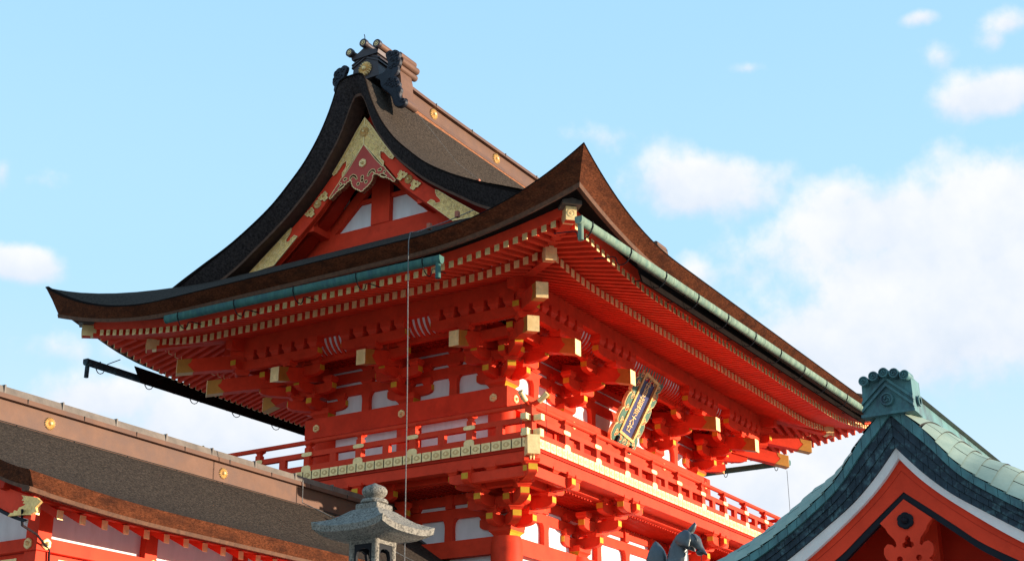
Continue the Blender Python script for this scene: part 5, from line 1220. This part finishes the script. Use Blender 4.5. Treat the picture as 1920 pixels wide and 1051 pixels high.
tail_b = spine([(-.48, .10, .06, .06), (-.62, .16, .08, .09), (-.70, .32, .11, .13), (-.70, .52, .14, .17), (-.665, .74, .165, .205), (-.635, .92, .17, .222), (-.628, 1.03, .16, .212), (-.628, 1.14, .135, .175), (-.635, 1.23, .095, .12), (-.642, 1.31, .045, .055), (-.647, 1.355, .006, .007)])
parts.append(tail_b)
allb = MB()
for p in parts:
    o = len(allb.v); allb.v += p.v; allb.f += [tuple(i + o for i in f) for f in p.f]; allb.m += p.m
fox = empty('fox_statue', FXO); tag(fox, 'dark bronze seated fox with raised tail and a jewel in its jaws', 'statue')
tmp = build('fox_tmp', allb, 'bronze')
rm = tmp.modifiers.new('r', 'REMESH'); rm.mode = 'VOXEL'; rm.voxel_size = .0135
sm = tmp.modifiers.new('s', 'SMOOTH'); sm.factor = .5; sm.iterations = 5
dg = bpy.context.evaluated_depsgraph_get(); me = bpy.data.meshes.new_from_object(tmp.evaluated_get(dg)); wl = tmp.location.copy()
bpy.data.objects.remove(tmp)
fb = MB(); fb.v = [tuple(v.co + wl) for v in me.vertices]; fb.f = [tuple(p.vertices) for p in me.polygons]; fb.m = [0] * len(fb.f)
bodyo = build('body', fb, 'bronze', fox, True)
for p in bodyo.data.polygons: p.use_smooth = True
for s in (-1, 1):
    mb = MB(); mb.lathe(F3(.268, 1.272, s * .104), [(.001, .018), (.014, .013), (.022, 0), (.02, -.012)], 12, (s, -.35, .3)); build('eye', mb, 'iron', fox, True)
    mb = MB(); mb.tube([F3(.20, 1.40, s * .09), F3(.26, 1.365, s * .102), F3(.30, 1.30, s * .098), F3(.315, 1.245, s * .082)], [.006, .016, .015, .005], 8); build('brow', mb, 'bronze', fox, True)
    mb = MB(); mb.tube([F3(.43, .985, s * .035), F3(.375, 1.02, s * .058), F3(.31, 1.07, s * .08), F3(.26, 1.11, s * .094)], .008, 6); build('lip_line', mb, 'iron', fox, True)
    mb = MB(); mb.tube([F3(-.02, 1.40, s * .125), F3(.03, 1.31, s * .155), F3(.10, 1.20, s * .165), F3(.16, 1.13, s * .14)], [.012, .02, .016, .006], 8); build('cheek_ridge', mb, 'bronze', fox, True)
mb = MB(); mb.lathe(F3(.315, 1.035), [(.001, -.066), (.05, -.055), (.075, -.022), (.085, .005), (.07, .035), (.04, .055), (.018, .066), (.024, .078), (.01, .09), (.001, .096)], 18, (0, -.3, .95)); build('jewel', mb, 'bronze', fox, True)
mb = MB(); mb.lathe(F3(.455, .985), [(.001, .02), (.016, .012), (.02, 0), (.01, -.01)], 10, (0, -1, -.4)); build('nose', mb, 'iron', fox, True)
mb = MB(); mb.tube([F3(.34, .97), F3(.345, .86)], .007, 5); build('hanging_cord', mb, 'iron', fox, True)
fox.scale = (.6, .6, .6)
ped = empty('fox_pedestal', (FXO.x, FXO.y, 0)); tag(ped, 'tall granite pedestal carrying the bronze fox', 'pedestal')
Tq = lambda u, v, w: (FXO.x + u, FXO.y + v, w)
for nm_, (h, hy, z0, z1) in (('plinth', (.85, 1.0, 0, .6)), ('die', (.52, .70, .6, 3.65)), ('cornice', (.62, .80, 3.65, 3.86)), ('slab', (.36, .60, 3.86, 3.98))):
    mb = MB(); mb.box(Tq, -h, h, -hy + .13, hy + .13, z0, z1); build(nm_, mb, 'stone', ped)

# ------------------------------------------------------------------ ground
mb = MB(); mb.grid([[(-3000, -3000, 0), (3000, -3000, 0)], [(-3000, 3000, 0), (3000, 3000, 0)]]); struct('ground', mb, 'ground')
mb = MB(); mb.box(lambda u, v, w: (u, v, w), -12.5, 22, -2.6, 7.0, .004, .90); struct('stone_terrace', mb, 'paving')
for k in range(5):
    mb = MB(); mb.box(lambda u, v, w: (u, v, w), 1.5, 7.4, -2.604 - .34 * (5 - k), -2.606 - .34 * (4 - k), .004, .15 * (k + 1)); struct('step', mb, 'paving')
